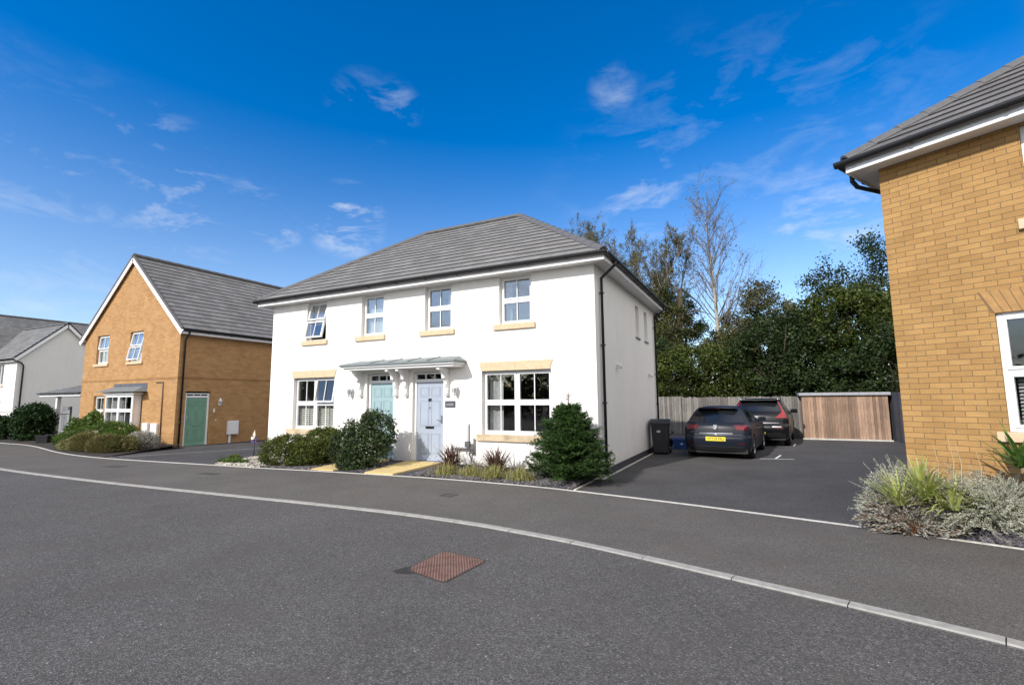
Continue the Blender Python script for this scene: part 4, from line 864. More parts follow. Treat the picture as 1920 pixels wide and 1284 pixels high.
downpipe(fh, [(-46.0, 14.5, 4.70), (-45.95, 14.9, 4.5), (-45.98, 15.05, 4.3), (-46.02, 15.05, 0)], r=.05)
for a, b, c, d in opf: window(H1, fh, a, b, c, d, 2, 1, depth=.1, bars=1, sill=(a-.08, b+.08, c-.12, c))

# ================================================================== RIGHT BRICK HOUSE (local frame)
rh = thing('brick_house', 'large buff brick house with dark grey hipped roof at the right edge of the photo', 'house', tuple(RH), RA)
Q1 = Fr((0, 0, 0), (1, 0, 0), (0, -1, 0)); RX1, RY1 = 9.5, 7.2
opr = [(1.06, 2.86, 1.25, 2.73), (1.474, 2.50, 3.85, 5.03), (4.4, 5.4, .38, 2.6), (6.2, 8.0, 1.25, 2.73), (4.5, 5.4, 3.85, 5.03), (6.8, 7.8, 3.85, 5.03)]
mb = MB(); wall(mb, Q1, 0, RX1, .1, 5.06, opr, .07); mb.poly([(0, RY1, .0), (0, 0, .0), (0, 0, 5.06), (0, RY1, 5.06)]); mb.poly([(RX1, RY1, 0), (0, RY1, 0), (0, RY1, 5.06), (RX1, RY1, 5.06)]); mb.poly([(RX1, 0, 0), (RX1, RY1, 0), (RX1, RY1, 5.06), (RX1, 0, 5.06)])
mb.build('wall', M_BRICK_R, rh, True)
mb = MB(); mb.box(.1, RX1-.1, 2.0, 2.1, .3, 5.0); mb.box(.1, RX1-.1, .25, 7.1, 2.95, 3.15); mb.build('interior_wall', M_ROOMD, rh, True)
hip_house('roof', rh, 0, RX1, 0, RY1, 5.235, 8.1, .33, M_TILE_R, inset=3.9, local=True)
wf = window(Q1, rh, 1.06, 2.86, 1.25, 2.73, 2, 2, depth=.05, bars=0, cover=('venetian', [(1.16, 2.78, 1.30, 1.98)]), sill=(.955, 2.96, 1.13, 1.25), local=True)
o = MB(); n = 22; za, zb_ = 2.73, 3.02
for i in range(n):
    def xe(t, z): mid = 1.96; half = .90+.125*(z-za)/(zb_-za); return mid-half+2*half*t
    a0, a1 = (i+.06)/n, (i+.94)/n
    vs = [(xe(a0, za), d_, za) for d_ in (.0, -.004)]+[(xe(a1, za), d_, za) for d_ in (.0, -.004)]+[(xe(a1, zb_), d_, zb_) for d_ in (.0, -.004)]+[(xe(a0, zb_), d_, zb_) for d_ in (.0, -.004)]
    o.add(vs, [(1, 3, 5, 7), (0, 1, 7, 6), (3, 2, 4, 5), (7, 5, 4, 6), (0, 2, 3, 1)])
o.build('brick_arch', mat('arch_brick', (.38, .215, .08), .88, noise=(7, .2), bump=(90, .4, .004)), wf, True)
o = MB(); o.poly([(1.03, -.002, za+.003), (2.89, -.002, za+.003), (3.0, -.002, zb_), (.92, -.002, zb_)]); o.build('arch_mortar', mat('arch_mortar', (.19, .12, .06), .95), wf, True)
for (a, b) in ((1.474, 2.50), (4.5, 5.4), (6.8, 7.8)): window(Q1, rh, a, b, 3.85, 5.03, 1, 2, depth=.05, bars=1, sill=(a-.1, b+.1, 3.72, 3.85), local=True)
window(Q1, rh, 6.2, 8.0, 1.25, 2.73, 2, 2, depth=.05, bars=1, sill=(6.1, 8.1, 1.13, 1.25), local=True)
o = MB(); o.box(4.4, 5.4, .03, .07, .38, 2.6); o.build('door', M_DGREEN, rh, True)
downpipe(rh, [(-.38, .10, 5.19), (-.38, .10, 5.05), (-.34, .16, 4.96), (-.12, .46, 4.86), (-.055, .52, 4.70), (-.055, .52, .3)], local=True, clips=(4.3, 3.0, 1.6))

# ================================================================== FENCES, SHED
def fence(name, label, A, B, z0, z1, m, bw=.105, posts=2.4, tilt=.0, jit=.012, group=None, rail=True, side=-1):
    A, B = Vector((*A, 0)), Vector((*B, 0)); L = (B-A).length; d = (B-A)/L; n = Vector((-d.y, d.x, 0))*side*-1
    t = thing(name, label, 'fence', (A.x, A.y, 0), 0, group); mb = MB(); s = 0
    while s < L-.02:
        w_ = min(bw, L-s); c = A+d*(s+w_/2); zt = z1+rng.uniform(-jit, jit); o_ = rng.uniform(0, .008)
        mb.obox(c+n*(o_)+Vector((0, 0, (z0+zt)/2)), d*(w_/2-.004), n*.009, (rng.uniform(-.004, .004), 0, (zt-z0)/2)); s += bw
    mb.build('boards', m, t)
    if rail:
        mb = MB(); 
        for z in (z0+.25, z1-.3): mb.obox((A+B)/2-n*.04+Vector((0, 0, z)), d*(L/2), n*.02, (0, 0, .04))
        mb.build('rail', m, t)
    k = max(1, round(L/posts))
    for i in range(k+1):
        c = A+d*(L*i/k)-n*.05; mb = MB(); mb.obox(c+Vector((0, 0, (z1+.0)/2)), d*.05, n*.035, (0, 0, z1/2+.01)); mb.build('post', m, t)
    return t
fence('fence', 'weathered grey board fence panel nearest the white house, behind the wheelie bin', (-6.6, 24.3), (-3.32, 24.3), .02, 1.76, M_WOOD_FENCE, side=1)
fence('fence', 'weathered grey board fence run behind the two parked cars', (-3.30, 24.3), (1.50, 24.3), .02, 1.72, M_WOOD_FENCE, jit=.022, side=1)
fence('fence', 'dark grey board fence running towards the camera beside the timber shed', (4.50, 24.3), (4.62, 15.2), .02, 1.84, M_WOOD_DARK, side=1)
sh = thing('timber_shed', 'low reddish brown timber store with pale flat roof edge at the back of the drive', 'shed', (2.9, 23.2, 0))
mb = MB(); x = 1.52
while x < 4.33: w_ = .098; zt = 1.74; mb.box(x+.003, x+w_-.003, 23.2-rng.uniform(0, .008), 23.215, .05, zt); x += w_
mb.build('boards', M_WOOD_SHED, sh)
mb = MB(); mb.box(1.52, 1.54, 23.216, 24.2, .05, 1.74); mb.box(4.30, 4.33, 23.216, 24.2, .05, 1.74); mb.build('side_boards', M_WOOD_SHED, sh)
mb = MB(); mb.box(1.42, 4.45, 23.10, 24.26, 1.745, 1.86); mb.build('flat_roof', mat('roof_felt_edge', (.30, .31, .33), .6, noise=(6, .15)), sh, bevel=.01)
mb = MB(); mb.box(1.45, 4.40, 23.08, 23.19, -.02, .05); mb.build('base_edging', M_EDGE, sh)
fence('fence', 'silvery grey board fence between the dark hedge and the brick house porch', (-33.6, 12.2), (-30.4, 11.9), .02, 1.50, M_WOOD_PALE, bw=.14)
fence('fence', 'dark timber fence in the shade under the porch roof', (-30.4, 13.2), (-27.2, 13.2), .02, 1.5, M_WOOD_DARK, bw=.14)
t = thing('garden_wall', 'low pale rendered garden wall in front of the far white house', 'wall', (-43, 14.2, 0)); mb = MB(); mb.box(-46.6, -38.5, 14.1, 14.3, -.05, 1.12); mb.build('wall', M_WALL2, t); mb = MB(); mb.box(-46.65, -38.45, 14.05, 14.35, 1.121, 1.18); mb.build('coping', M_WALL2, t)

# ================================================================== SMALL STREET THINGS
def cover(name, label, c, w_, l, rot, m, z, group=None):
    t = thing(name, label, 'manhole cover', (c[0], c[1], z), rot, group); mb = MB()
    fr_w = .025; mb.box(-w_/2, w_/2, -l/2, -l/2+fr_w, -.05, .004); mb.box(-w_/2, w_/2, l/2-fr_w, l/2, -.05, .004); mb.box(-w_/2, -w_/2+fr_w, -l/2+fr_w, l/2-fr_w, -.05, .004); mb.box(w_/2-fr_w, w_/2, -l/2+fr_w, l/2-fr_w, -.05, .004)
    mb.build('frame', mat('cover_frame', (.05, .04, .035), .8), t, True); mb = MB(); mb.box(-w_/2+fr_w+.004, w_/2-fr_w-.004, -l/2+fr_w+.004, l/2-fr_w-.004, -.05, .002)
    mb.build('lid', m, t, True); return t
def rust_mat():
    mm, t, b = nodes_of('rusty_cast_iron'); ob = t.nodes.new('ShaderNodeTexCoord').outputs['Object']
    wv = t.nodes.new('ShaderNodeTexWave'); wv.inputs['Scale'].default_value = 11; wv.inputs['Distortion'].default_value = .2; mpr = t.nodes.new('ShaderNodeMapping'); mpr.inputs['Rotation'].default_value = (0, 0, R(-34)); t.links.new(ob, mpr.inputs[0]); t.links.new(mpr.outputs[0], wv.inputs['Vector'])
    c = ramp(t, noise_n(t, ob, 7, 6, .7), [(.3, (.10, .055, .042)), (.52, (.185, .095, .068)), (.72, (.16, .125, .10))])
    c = vscale(t, c, maprange(t, wv.outputs['Fac'], .2, .8, .62, 1.25)); c = vscale(t, c, maprange(t, noise_n(t, ob, 60, 3), .3, .7, .8, 1.2))
    t.links.new(c, b.inputs['Base Color']); b.inputs['Roughness'].default_value = .8; bumpn(t, b, wv.outputs['Fac'], .8, .006); return mm
M_RUST = rust_mat()
# big rusty cover: axis aligned with measured corners
mc = thing('manhole_cover', 'rusty red brown ribbed manhole cover in the middle of the road', 'manhole cover', (-2.99, 4.42, -.012))
ang = R(-12)
MCP = [(-3.315, 4.80), (-2.715, 4.72), (-2.765, 4.02), (-3.30, 4.16)]
def inset(P, k):
    cx = sum(p[0] for p in P)/4; cy = sum(p[1] for p in P)/4; return [(cx+(p[0]-cx)*k, cy+(p[1]-cy)*k) for p in P]
def rounded(P, r=.085, n=4):
    out = []
    for i in range(len(P)):
        a, b, c = Vector(P[i-1]), Vector(P[i]), Vector(P[(i+1) % len(P)]); u_, v_ = (a-b).normalized(), (c-b).normalized()
        for j in range(n+1): t_ = j/n; out.append(tuple(b+u_*r*(1-t_)**2+v_*r*t_**2))
    return out
def plate(P, z0, z1, nm, m, par):
    mb = MB(); Q = P if newell([(*p, 0) for p in P]).z > 0 else P[::-1]
    mb.poly([(*p, z1) for p in Q]); n = len(Q)
    for i in range(n): mb.poly([(*Q[i], z0), (*Q[(i+1) % n], z0), (*Q[(i+1) % n], z1), (*Q[i], z1)])
    return mb.build(nm, m, par)
plate(rounded(inset(MCP, 1.075)), -.05, -.0105, 'frame', mat('cover_frame', (.05, .04, .035), .8), mc)
lid = plate(rounded(inset(MCP, 1.0)), -.05, -.0065, 'lid', M_RUST, mc)
mb = MB(); A, B = Vector((*MCP[3], 0)), Vector((*MCP[1], 0)); mb.prism([(-.004, -.0062), (.004, -.0062), (.004, -.0052), (-.004, -.0052)], A.lerp(B, .05)*1, A.lerp(B, .95)); mb.build('joint', M_DARKMET, lid)
for q in ((-2.86, 4.13), (-3.12, 4.66)): mb = MB(); mb.lathe([(.034, -.0062), (.036, -.002), (.026, -.002), (.024, -.0062)], (*q, 0), 12); mb.build('keyhole', M_RUST, lid)
pb = plate([(-3.42, 4.06), (-3.36, 4.20), (-3.24, 4.34), (-3.16, 4.10), (-3.24, 4.04), (-3.34, 4.02)], -.03, -.0115, 'tar_patch', mat('fresh_tar', (.022, .02, .02), .7, noise=(40, .5), bump=(60, 1, .01)), mc)
M_CI = mat('grey_cast_iron', (.05, .05, .05), .7, noise=(30, .4), bump=(90, .8, .004))
cover('service_cover', 'small dark service cover in the pavement in front of the white house right window', (-5.08, 7.51), .25, .28, R(-6), M_CI, .001)
cover('service_cover', 'small dark service cover in the pavement in front of the small low shrub', (-11.75, 7.32), .5, .22, R(4), M_CI, .001)
cover('service_cover', 'small dark service cover in the pavement furthest left, near the kerb', (-15.5, 7.1), .55, .3, R(10), M_CI, .001)

def wheelie_bin(loc, rz):
    t = thing('wheelie_bin', 'dark grey wheelie bin standing against the white house side wall', 'bin', loc, rz)
    def rr_(hx, hy, z, r=.05, n=4):
        out = []
        for sx, sy, a0 in ((1, -1, -90), (1, 1, 0), (-1, 1, 90), (-1, -1, 180)):
            for j in range(n+1): a = R(a0+90*j/n); out.append((sx*(hx-r)+r*math.cos(a), sy*(hy-r)+r*math.sin(a), z))
        return out
    L = [rr_(.21, .24, .04), rr_(.225, .255, .06), rr_(.27, .33, .86), rr_(.285, .345, .88), rr_(.285, .345, .93)]; mb = MB(); n = len(L[0]); v = [p for l in L for p in l]
    mb.add(v, [(i*n+j, i*n+(j+1) % n, (i+1)*n+(j+1) % n, (i+1)*n+j) for i in range(len(L)-1) for j in range(n)]+[tuple(range(n-1, -1, -1)), tuple(range((len(L)-1)*n, len(L)*n))], smooth=False)
    M = mat('bin_plastic', (.020, .022, .027), .5, noise=(4, .2)); mb.build('body', M, t, True)
    # domed lid: profile along depth (y), extruded across x
    prof = [(-.37, .92), (-.375, .95), (-.33, .99), (-.2, 1.03), (0, 1.055), (.2, 1.05), (.33, 1.02), (.35, .96), (.35, .935)]
    mb = MB(); vs = [(sx*.295, y, z) for sx in (-1, 1) for y, z in prof]; k = len(prof); mb.add(vs, [tuple(range(k)), tuple(range(2*k-1, k-1, -1))]+[((i+1) % k, i, k+i, k+(i+1) % k) for i in range(k)]); mb.build('lid', M, t, True, bevel=.02)
    mb = MB(); mb.tube([(-.22, .37, .97), (-.22, .42, .99), (.22, .42, .99), (.22, .37, .97)], .016); mb.build('handle', M, t, True)
    for sx in (-1, 1): mb = MB(); mb.lathe([(0, -.03), (.09, -.03), (.10, -.02), (.10, .02), (.09, .03), (0, .03)], (sx*.26, .30, .10), 16, axis='x'); mb.build('wheel', M_BLACK, t, True)
    mb = MB(); mb.box(-.10, .0, -.335, -.315, .66, .72); mb.build('sticker', mat('bin_sticker', (.5, .5, .5), .6, noise=(60, .8)), t, True)
wheelie_bin((-2.80, 15.72, 0), R(8))
def crate(label, loc, rz, m, logo=False, junk=False):
    t = thing('recycling_box', label, 'box', loc, rz); mb = MB(); a, b, h = .30, .20, .34
    lo = [(-a*.85, -b*.85, 0), (a*.85, -b*.85, 0), (a*.85, b*.85, 0), (-a*.85, b*.85, 0)]; hi = [(-a, -b, h), (a, -b, h), (a, b, h), (-a, b, h)]; inn = [(x*.93, y*.9, h) for x, y, z in hi]; ib = [(x*.9, y*.88, .03) for x, y, z in lo]
    mb.add(lo+hi+inn+ib, [(3, 2, 1, 0)]+[(i, (i+1) % 4, 4+(i+1) % 4, 4+i) for i in range(4)]+[(4+i, 4+(i+1) % 4, 8+(i+1) % 4, 8+i) for i in range(4)]+[(8+i, 8+(i+1) % 4, 12+(i+1) % 4, 12+i) for i in range(4)]+[(12, 13, 14, 15)])
    mb.build('tub', m, t, True, bevel=.006); mb = MB()
    for c_, q in (((-a-.01, -b-.01), 0),): mb.box(-a-.015, a+.015, -b-.015, -b, h-.05, h-.0); mb.box(-a-.015, a+.015, b, b+.015, h-.05, h); mb.box(-a-.015, -a, -b, b, h-.05, h); mb.box(a, a+.015, -b, b, h-.05, h)
    mb.build('rim', m, t, True)
    if logo: mb = MB(); mb.lathe([(0, 0), (.035, 0), (.04, .002)], (0, 0, 0), 12); o = mb.build('logo', mat('pale_print', (.5, .55, .65), .5), t, True); o.location = (0, -b*.93-.002, .19); o.rotation_euler = (R(86), 0, 0)
    return t
M_BLUEB = mat('blue_plastic', (.012, .06, .24), .45, noise=(4, .1))
crate('blue recycling box on the tarmac between the bins and the hatchback', (-2.42, 17.45, 0), R(3), M_BLUEB, True)
crate('black recycling box on the tarmac between the wheelie bin and the blue box', (-3.02, 17.35, 0), R(-5), M_BLACK)
t = thing('watering_can', 'black plastic watering can lying on top of the black box', 'watering can', (-2.95, 17.35, .36)); mb = MB(); mb.lathe([(0, 0), (.09, 0), (.10, .02), (.085, .14), (.05, .16), (0, .16)], (-2.95, 17.35, .36), 14); mb.tube([(-2.87, 17.33, .40), (-2.76, 17.3, .47), (-2.68, 17.28, .56)], .014); mb.tube([(-2.66, 17.28, .58), (-2.70, 17.28, .54)], .035); mb.tube([(-3.03, 17.36, .40), (-3.10, 17.37, .48), (-3.02, 17.36, .54)], .010); mb.build('body', M_BLACK, t)
crate('black recycling box beside the dark hedge near the left brick house', (-26.9, 9.75, .02), R(20), M_BLACK)
# garden ornament at the left corner of the white house
t = thing('garden_windmill', 'purple and cream garden windmill on a stake at the left corner of the white house', 'garden ornament', (-13.9, 10.0, 0))
mb = MB(); mb.tube([(-13.9, 10.0, 0), (-13.9, 10.0, .52)], .010, 6); mb.build('stake', M_DARKMET, t)
MP = mat('purple_petal', (.10, .075, .22), .4); MC = mat('cream_petal', (.62, .58, .48), .5)
for i in range(6):
    a = 2*math.pi*i/6+.5; mb = MB(); c = Vector((-13.9, 9.98, .53)); d_ = Vector((math.cos(a), 0, math.sin(a))); s_ = Vector((-math.sin(a), 0, math.cos(a))); Lb = .30 if i == 1 else .17
    mb.add([c+d_*.02, c+d_*Lb*.5+s_*.05+Vector((0, -.03, 0)), c+d_*Lb, c+d_*Lb*.5-s_*.045], [(0, 1, 2), (0, 2, 3)]); b_ = mb.build('blade', MC if i in (1, 2) else MP, t); b_.modifiers.new('s', 'SOLIDIFY').thickness = .004
mb = MB(); mb.lathe([(0, -.01), (.02, -.01), (.02, .02), (0, .02)], (0, 0, 0), 10); o = mb.build('hub', M_DARKMET, t, True); o.location = (0, -.03, .53); o.rotation_euler = (R(90), 0, 0)

# ================================================================== CARS
def catmull(P, n):
    P = np.array(P, float); out = []; K = len(P)
    for i in range(K-1):
        p0 = P[max(i-1, 0)]; p1 = P[i]; p2 = P[i+1]; p3 = P[min(i+2, K-1)]
        for j in range(n): t_ = j/n; out.append(.5*((2*p1)+(-p0+p2)*t_+(2*p0-5*p1+4*p2-p3)*t_*t_+(-p0+3*p1-3*p2+p3)*t_**3))
    out.append(P[-1]); return np.array(out)
class Car:
    """stack of rounded plan outlines; columns: z, half width, rear y, front y, rear corner r, front corner r, rear bow, front bow"""
    NX, NC, NY = 18, 8, 40
    def __init__(s, levels, sub=4):
        s.L = catmull(levels, sub) if sub > 1 else np.array(levels, float)
        s.G = np.array([s.ring(*l) for l in s.L])
    def ring(s, z, hw, y0, y1, rr0, rr1, b0, b1):
        P = []; hw = max(hw, .02)
        rr0 = min(rr0, hw*.95); rr1 = min(rr1, hw*.95)
        for i in range(s.NX+1): x = -(hw-rr0)+2*(hw-rr0)*i/s.NX; P.append((x, y0+b0*(x/hw)**2*1.0))      # rear edge
        yb = y0+b0*((hw-rr0)/hw)**2
        for j in range(1, s.NC+1): a = R(-90+90*j/s.NC); P.append((hw-rr0+rr0*math.cos(a), yb+rr0+rr0*math.sin(a)))
        ya = yb+rr0; yf = y1-b1*((hw-rr1)/hw)**2; ye = yf-rr1
        for i in range(1, s.NY+1): P.append((hw, ya+(ye-ya)*i/s.NY))
        for j in range(1, s.NC+1): a = R(90*j/s.NC); P.append((hw-rr1+rr1*math.cos(a), ye+rr1*math.sin(a)))
        for i in range(1, s.NX+1): x = (hw-rr1)-2*(hw-rr1)*i/s.NX; P.append((x, y1-b1*(x/hw)**2))
        for j in range(1, s.NC+1): a = R(90+90*j/s.NC); P.append((-(hw-rr1)+rr1*math.cos(a), ye+rr1*math.sin(a)))
        for i in range(1, s.NY+1): P.append((-hw, ye+(ya-ye)*i/s.NY))
        for j in range(1, s.NC): a = R(180+90*j/s.NC); P.append((-(hw-rr0)+rr0*math.cos(a), yb+rr0+rr0*math.sin(a)))
        return [(x, y, z) for x, y in P]
    def body(s, name, m, par, arches):
        G = s.G; nl, n = G.shape[:2]; mb = MB(); mb.add(G.reshape(-1, 3).tolist(), [(i*n+j, i*n+(j+1) % n, (i+1)*n+(j+1) % n, (i+1)*n+j) for i in range(nl-1) for j in range(n)], smooth=True)
        mb.f.append(tuple(range(n-1, -1, -1))); mb.mi.append(0); mb.sm.append(False); mb.f.append(tuple(range((nl-1)*n, nl*n))); mb.mi.append(0); mb.sm.append(True)
        o = mb.build(name, m, par, True)
        cut = MB()
        for y, r_ in arches: cut.lathe([(0, -1.2), (r_, -1.2), (r_, 1.2), (0, 1.2)], (0, y, r_-.03), 32, axis='x', smooth=False)
        c = cut.build('cut', m); md = o.modifiers.new('b', 'BOOLEAN'); md.object = c; md.operation = 'DIFFERENCE'; md.solver = 'EXACT'
        inner = MB()
        # keep the boolean only as a baked mesh
        c.parent = par; bpy.context.view_layer.update()
        me = bpy.data.meshes.new_from_object(o.evaluated_get(bpy.context.evaluated_depsgraph_get())); o.modifiers.clear(); o.data = me; bpy.data.objects.remove(c)
        return o
    def patch(s, name, m, par, cols, z0, z1, off=.004, fn=None, smooth=True):
        """proud copy of the surface over ring columns and a z range; fn(z)->(c0,c1) may vary the columns with z"""
        G = s.G; nl, n = G.shape[:2]; du = np.roll(G, -1, 1)-np.roll(G, 1, 1); dv = np.gradient(G, axis=0); Nn = unit(np.cross(du, dv))
        K = 12; mb = MB(); zc = G[:, 0, 2]; rows = []
        for k in range(K+1):
            z = z0+(z1-z0)*k/K; c0, c1 = fn(k/K) if fn else cols; M_ = max(4, int(abs(c1-c0)*1.5)); row = []
            li = float(np.interp(z, zc, np.arange(nl))); i0 = min(int(li), nl-2); ft = li-i0
            for q in range(25):
                c = (c0+(c1-c0)*q/24) % n; j0 = int(c) % n; j1 = (j0+1) % n; fc = c-int(c)
                p = (G[i0, j0]*(1-ft)+G[i0+1, j0]*ft)*(1-fc)+(G[i0, j1]*(1-ft)+G[i0+1, j1]*ft)*fc; nn = Nn[i0, j0]*(1-fc)+Nn[i0, j1]*fc
                row.append(tuple(p+nn*off))
            rows.append(row)
        W_ = 25; mb.add([p for r_ in rows for p in r_], [(i*W_+j, i*W_+j+1, (i+1)*W_+j+1, (i+1)*W_+j) for i in range(K) for j in range(W_-1)], smooth=smooth)
        return mb.build(name, m, par, True)
def wheel(par, x, y, r, m_rim, side):
    mb = MB(); w_ = .105; mb.lathe([(r*.62, -w_), (r*.93, -w_), (r, -w_*.75), (r, w_*.75), (r*.93, w_), (r*.66, w_)], (x, y, r), 36, axis='x'); ty = mb.build('tyre', mat('tyre_rubber', (.018, .018, .019), .85), par, True); ty.name = 'wheel'
    mb = MB(); s = side; mb.lathe([(r*.66, 0), (r*.64, s*.095), (r*.60, s*.10), (r*.57, s*.06), (r*.57, -s*.05), (0, -s*.05)], (x, y, r), 30, axis='x')
    for k in range(10):
        a = 2*math.pi*k/10; d_ = Vector((0, math.cos(a), math.sin(a))); q = Vector((0, -math.sin(a), math.cos(a))); c = Vector((x+s*.075, y, r)); mb.obox(c+d_*r*.34, (.010, 0, 0), q*(.022), d_*(r*.27))
    mb.lathe([(.055, s*.07), (.05, s*.095), (0, s*.097)], (x, y, r), 16, axis='x'); mb.build('rim', m_rim, ty, True)
M_RIM = mat('alloy_rim', (.42, .43, .45), .3, metal=.9)
M_CARG = mat('car_glass', (.012, .014, .017), .04, spec=.8)
M_RED = mat('red_lamp_glass', (.10, .006, .012), .12, coat=.6); M_RED2 = mat('bright_red_lamp', (.26, .012, .02), .15, coat=.5)
M_CHROME = mat('chrome_trim', (.45, .45, .47), .22, metal=1)
M_PLATE = mat('yellow_plate', (.72, .60, .05), .45); M_INK = mat('plate_ink', (.02, .02, .02), .5); M_TRIM = mat('black_trim', (.015, .015, .017), .45)
def text_on(par, txt, size, loc, m, name='lettering', ext=.003, sx=1):
    vs, fs = text_polys(txt, size); mb = MB(); mb.add([(v.x*sx, -ext, v.y) for v in vs], fs); o = mb.build(name, m, par, True); o.location = loc; return o
def roundel(par, loc, r, m):
    mb = MB(); mb.lathe([(r*.86, 0), (r, 0), (r, .006), (r*.86, .006), (r*.86, 0)], (0, 0, 0), 24)
    for a, b in (((-.55, .62), (-.22, -.62)), ((-.22, -.62), (0, -.02)), ((0, -.02), (.22, -.62)), ((.22, -.62), (.55, .62)), ((-.26, .78), (0, .18)), ((0, .18), (.26, .78))):
        A, B = Vector((a[0]*r, a[1]*r, .003)), Vector((b[0]*r, b[1]*r, .003)); d_ = (B-A)/2; q = Vector((-d_.y, d_.x, 0)).normalized()*r*.07; mb.obox((A+B)/2, d_, q, (0, 0, .003))
    o = mb.build('emblem', m, par, True); o.location = loc; o.rotation_euler = (R(80), 0, 0); return o
# ---- grey hatchback
M_PAINT1 = mat('dark_grey_car_paint', (.012, .016, .026), .35, metal=0, noise=(200, .12), coat=.12, spec=.18)
hb = thing('parked_car', 'dark blue grey hatchback with yellow rear plate parked beside the white house', 'car', (-1.17, 14.88, 0), R(-5.5), 'cars parked on the drive')
Lh = [(.15, .70, .30, 4.00, .10, .3, .05, .1), (.19, .83, .14, 4.16, .20, .4, .07, .12), (.30, .868, .05, 4.25, .24, .42, .09, .14), (.45, .885, .005, 4.28, .26, .45, .10, .16), (.58, .893, .0, 4.27, .26, .45, .10, .17),
      (.66, .890, .045, 4.24, .25, .45, .10, .18), (.76, .892, .065, 4.16, .23, .45, .10, .18), (.86, .885, .085, 4.02, .22, .5, .11, .2), (.93, .865, .115, 3.80, .20, .5, .12, .2), (.98, .838, .16, 3.30, .18, .5, .12, .2),
      (1.06, .785, .23, 2.98, .16, .45, .12, .18), (1.18, .722, .34, 2.66, .15, .4, .11, .16), (1.30, .655, .46, 2.33, .16, .35, .10, .15), (1.385, .58, .55, 2.05, .18, .3, .10, .14), (1.43, .46, .70, 1.75, .2, .3, .08, .1), (1.448, .34, .95, 1.5, .2, .2, .04, .05), (1.452, .1, 1.15, 1.3, .08, .08, .0, .0)]
car = Car(Lh, 4); bdy = car.body('body', M_PAINT1, hb, [(.78, .355), (3.40, .355)])
NX, NC, NY = 18, 8, 40; n0 = NX
car.patch('rear_window', M_CARG, hb, None, 1.00, 1.365, .006, fn=lambda t_: (-2.2+.3*t_, 20.2-.3*t_))
sp = MB(); y_ = .36; sp.add([(-.55, .52, 1.372), (.55, .52, 1.372), (.47, .38, 1.388), (-.47, .38, 1.388), (-.53, .70, 1.418), (.53, .70, 1.418), (.46, .39, 1.410), (-.46, .39, 1.410)], [(0, 1, 2, 3), (3, 2, 6, 7), (7, 6, 5, 4), (0, 3, 7, 4), (1, 5, 6, 2)]); sp.build('spoiler', M_PAINT1, hb, True, bevel=.008)
sp = MB(); sp.box(-.16, .16, .352, .360, 1.397, 1.407); sp.build('high_brake_lamp', M_RED, hb, True)
for a, b in ((-3.5, 2.9), (15.1, 21.5)):
    car.patch('tail_lamp', M_RED, hb, None, .80, .935, .008, fn=(lambda t_, a=a, b=b: (a-.6*t_, b+(1.0-1.0*t_)*.0-(.0 if a > 0 else (1.3*(1-t_)))) if a < 0 else (a+1.3*(1-t_), b+.6*t_)))
    car.patch('lamp_strip', M_RED2, hb, (a+.9, b-1.1) if a < 0 else (a+1.1, b-.9), .85, .875, .012)
car.patch('boot_crease', M_TRIM, hb, (3.0, 15.0), .79, .797, .004)
car.patch('chrome_strip', M_CHROME, hb, (3.0, 15.0), .700, .716, .008); car.patch('bumper_trim', M_TRIM, hb, (-3.0, 21.0), .20, .33, .005)
car.patch('bumper_line', M_CHROME, hb, (-1.5, 19.5), .345, .358, .007); car.patch('reflector', M_RED, hb, (-2.0, 1.0), .42, .445, .007); car.patch('reflector', M_RED, hb, (17.0, 20.0), .42, .445, .007)
# sides: right side columns 26..66, left mirrored 92..132
for nm, c0, c1, z0, z1, slope in (('side_window', 31, 40, 1.005, 1.30, 4), ('side_window', 41, 54.5, 1.00, 1.32, 0), ):
    car.patch(nm, M_CARG, hb, None, z0, z1, .006, fn=lambda t_, c0=c0, c1=c1, slope=slope: (c0+slope*t_, c1-(0 if slope else 5.5*t_)))
    car.patch(nm, M_CARG, hb, None, z0, z1, .006, fn=lambda t_, c0=c0, c1=c1, slope=slope: (158-(c1-(0 if slope else 5.5*t_)), 158-(c0+slope*t_)))
car.patch('windscreen', M_CARG, hb, None, 1.02, 1.38, .006, fn=lambda t_: (71+1*t_, 95-1*t_))
for c in (40.4, 52.0):
    car.patch('door_gap', M_TRIM, hb, (c, c+.12), .30, .98, .003); car.patch('door_gap', M_TRIM, hb, (158-c-.12, 158-c), .30, .98, .003)
mb = MB(); 
for sx in (-1, 1): mb = MB(); mb.obox((sx*.93, 2.78, 1.03), (.10, .02, 0), (-.02, .05, 0), (0, 0, .065)); mb.build('wing_mirror', M_PAINT1, hb, True, bevel=.03)
for sx in (-1, 1): mb = MB(); mb.tube([(sx*.885, 1.62, .86), (sx*.915, 1.66, .865), (sx*.915, 1.84, .865), (sx*.885, 1.88, .86)], .012); mb.build('door_handle', M_PAINT1, hb, True)
for y_ in (.78, 3.40):
    for sx in (-1, 1): wheel(hb, sx*.785, y_, .317, M_RIM, sx)
mb = MB(); mb.box(-.78, .78, .15, 4.1, .16, .30); mb.build('underbody', M_TRIM, hb, True)
mb = MB(); mb.box(-.26, .26, -.012, -.004, .50, .615); pl_ = mb.build('number_plate', M_PLATE, hb, True, bevel=.002); text_on(pl_, 'WT19 MLJ', .098, (0, -.0125, .557), M_INK, 'plate_lettering', .001)
roundel(hb, (0, .055, .885), .062, M_CHROME); text_on(hb, 'GOLF', .055, (0, .052, .775), M_CHROME); text_on(hb, 'eTSI', .045, (-.62, .075, .735), M_CHROME)
mb = MB(); mb.obox((.10, .285, 1.08), (.17, .0, .0), (0, .006, .01), (0, -.0, .008)); mb.build('rear_wiper', M_TRIM, hb, True)
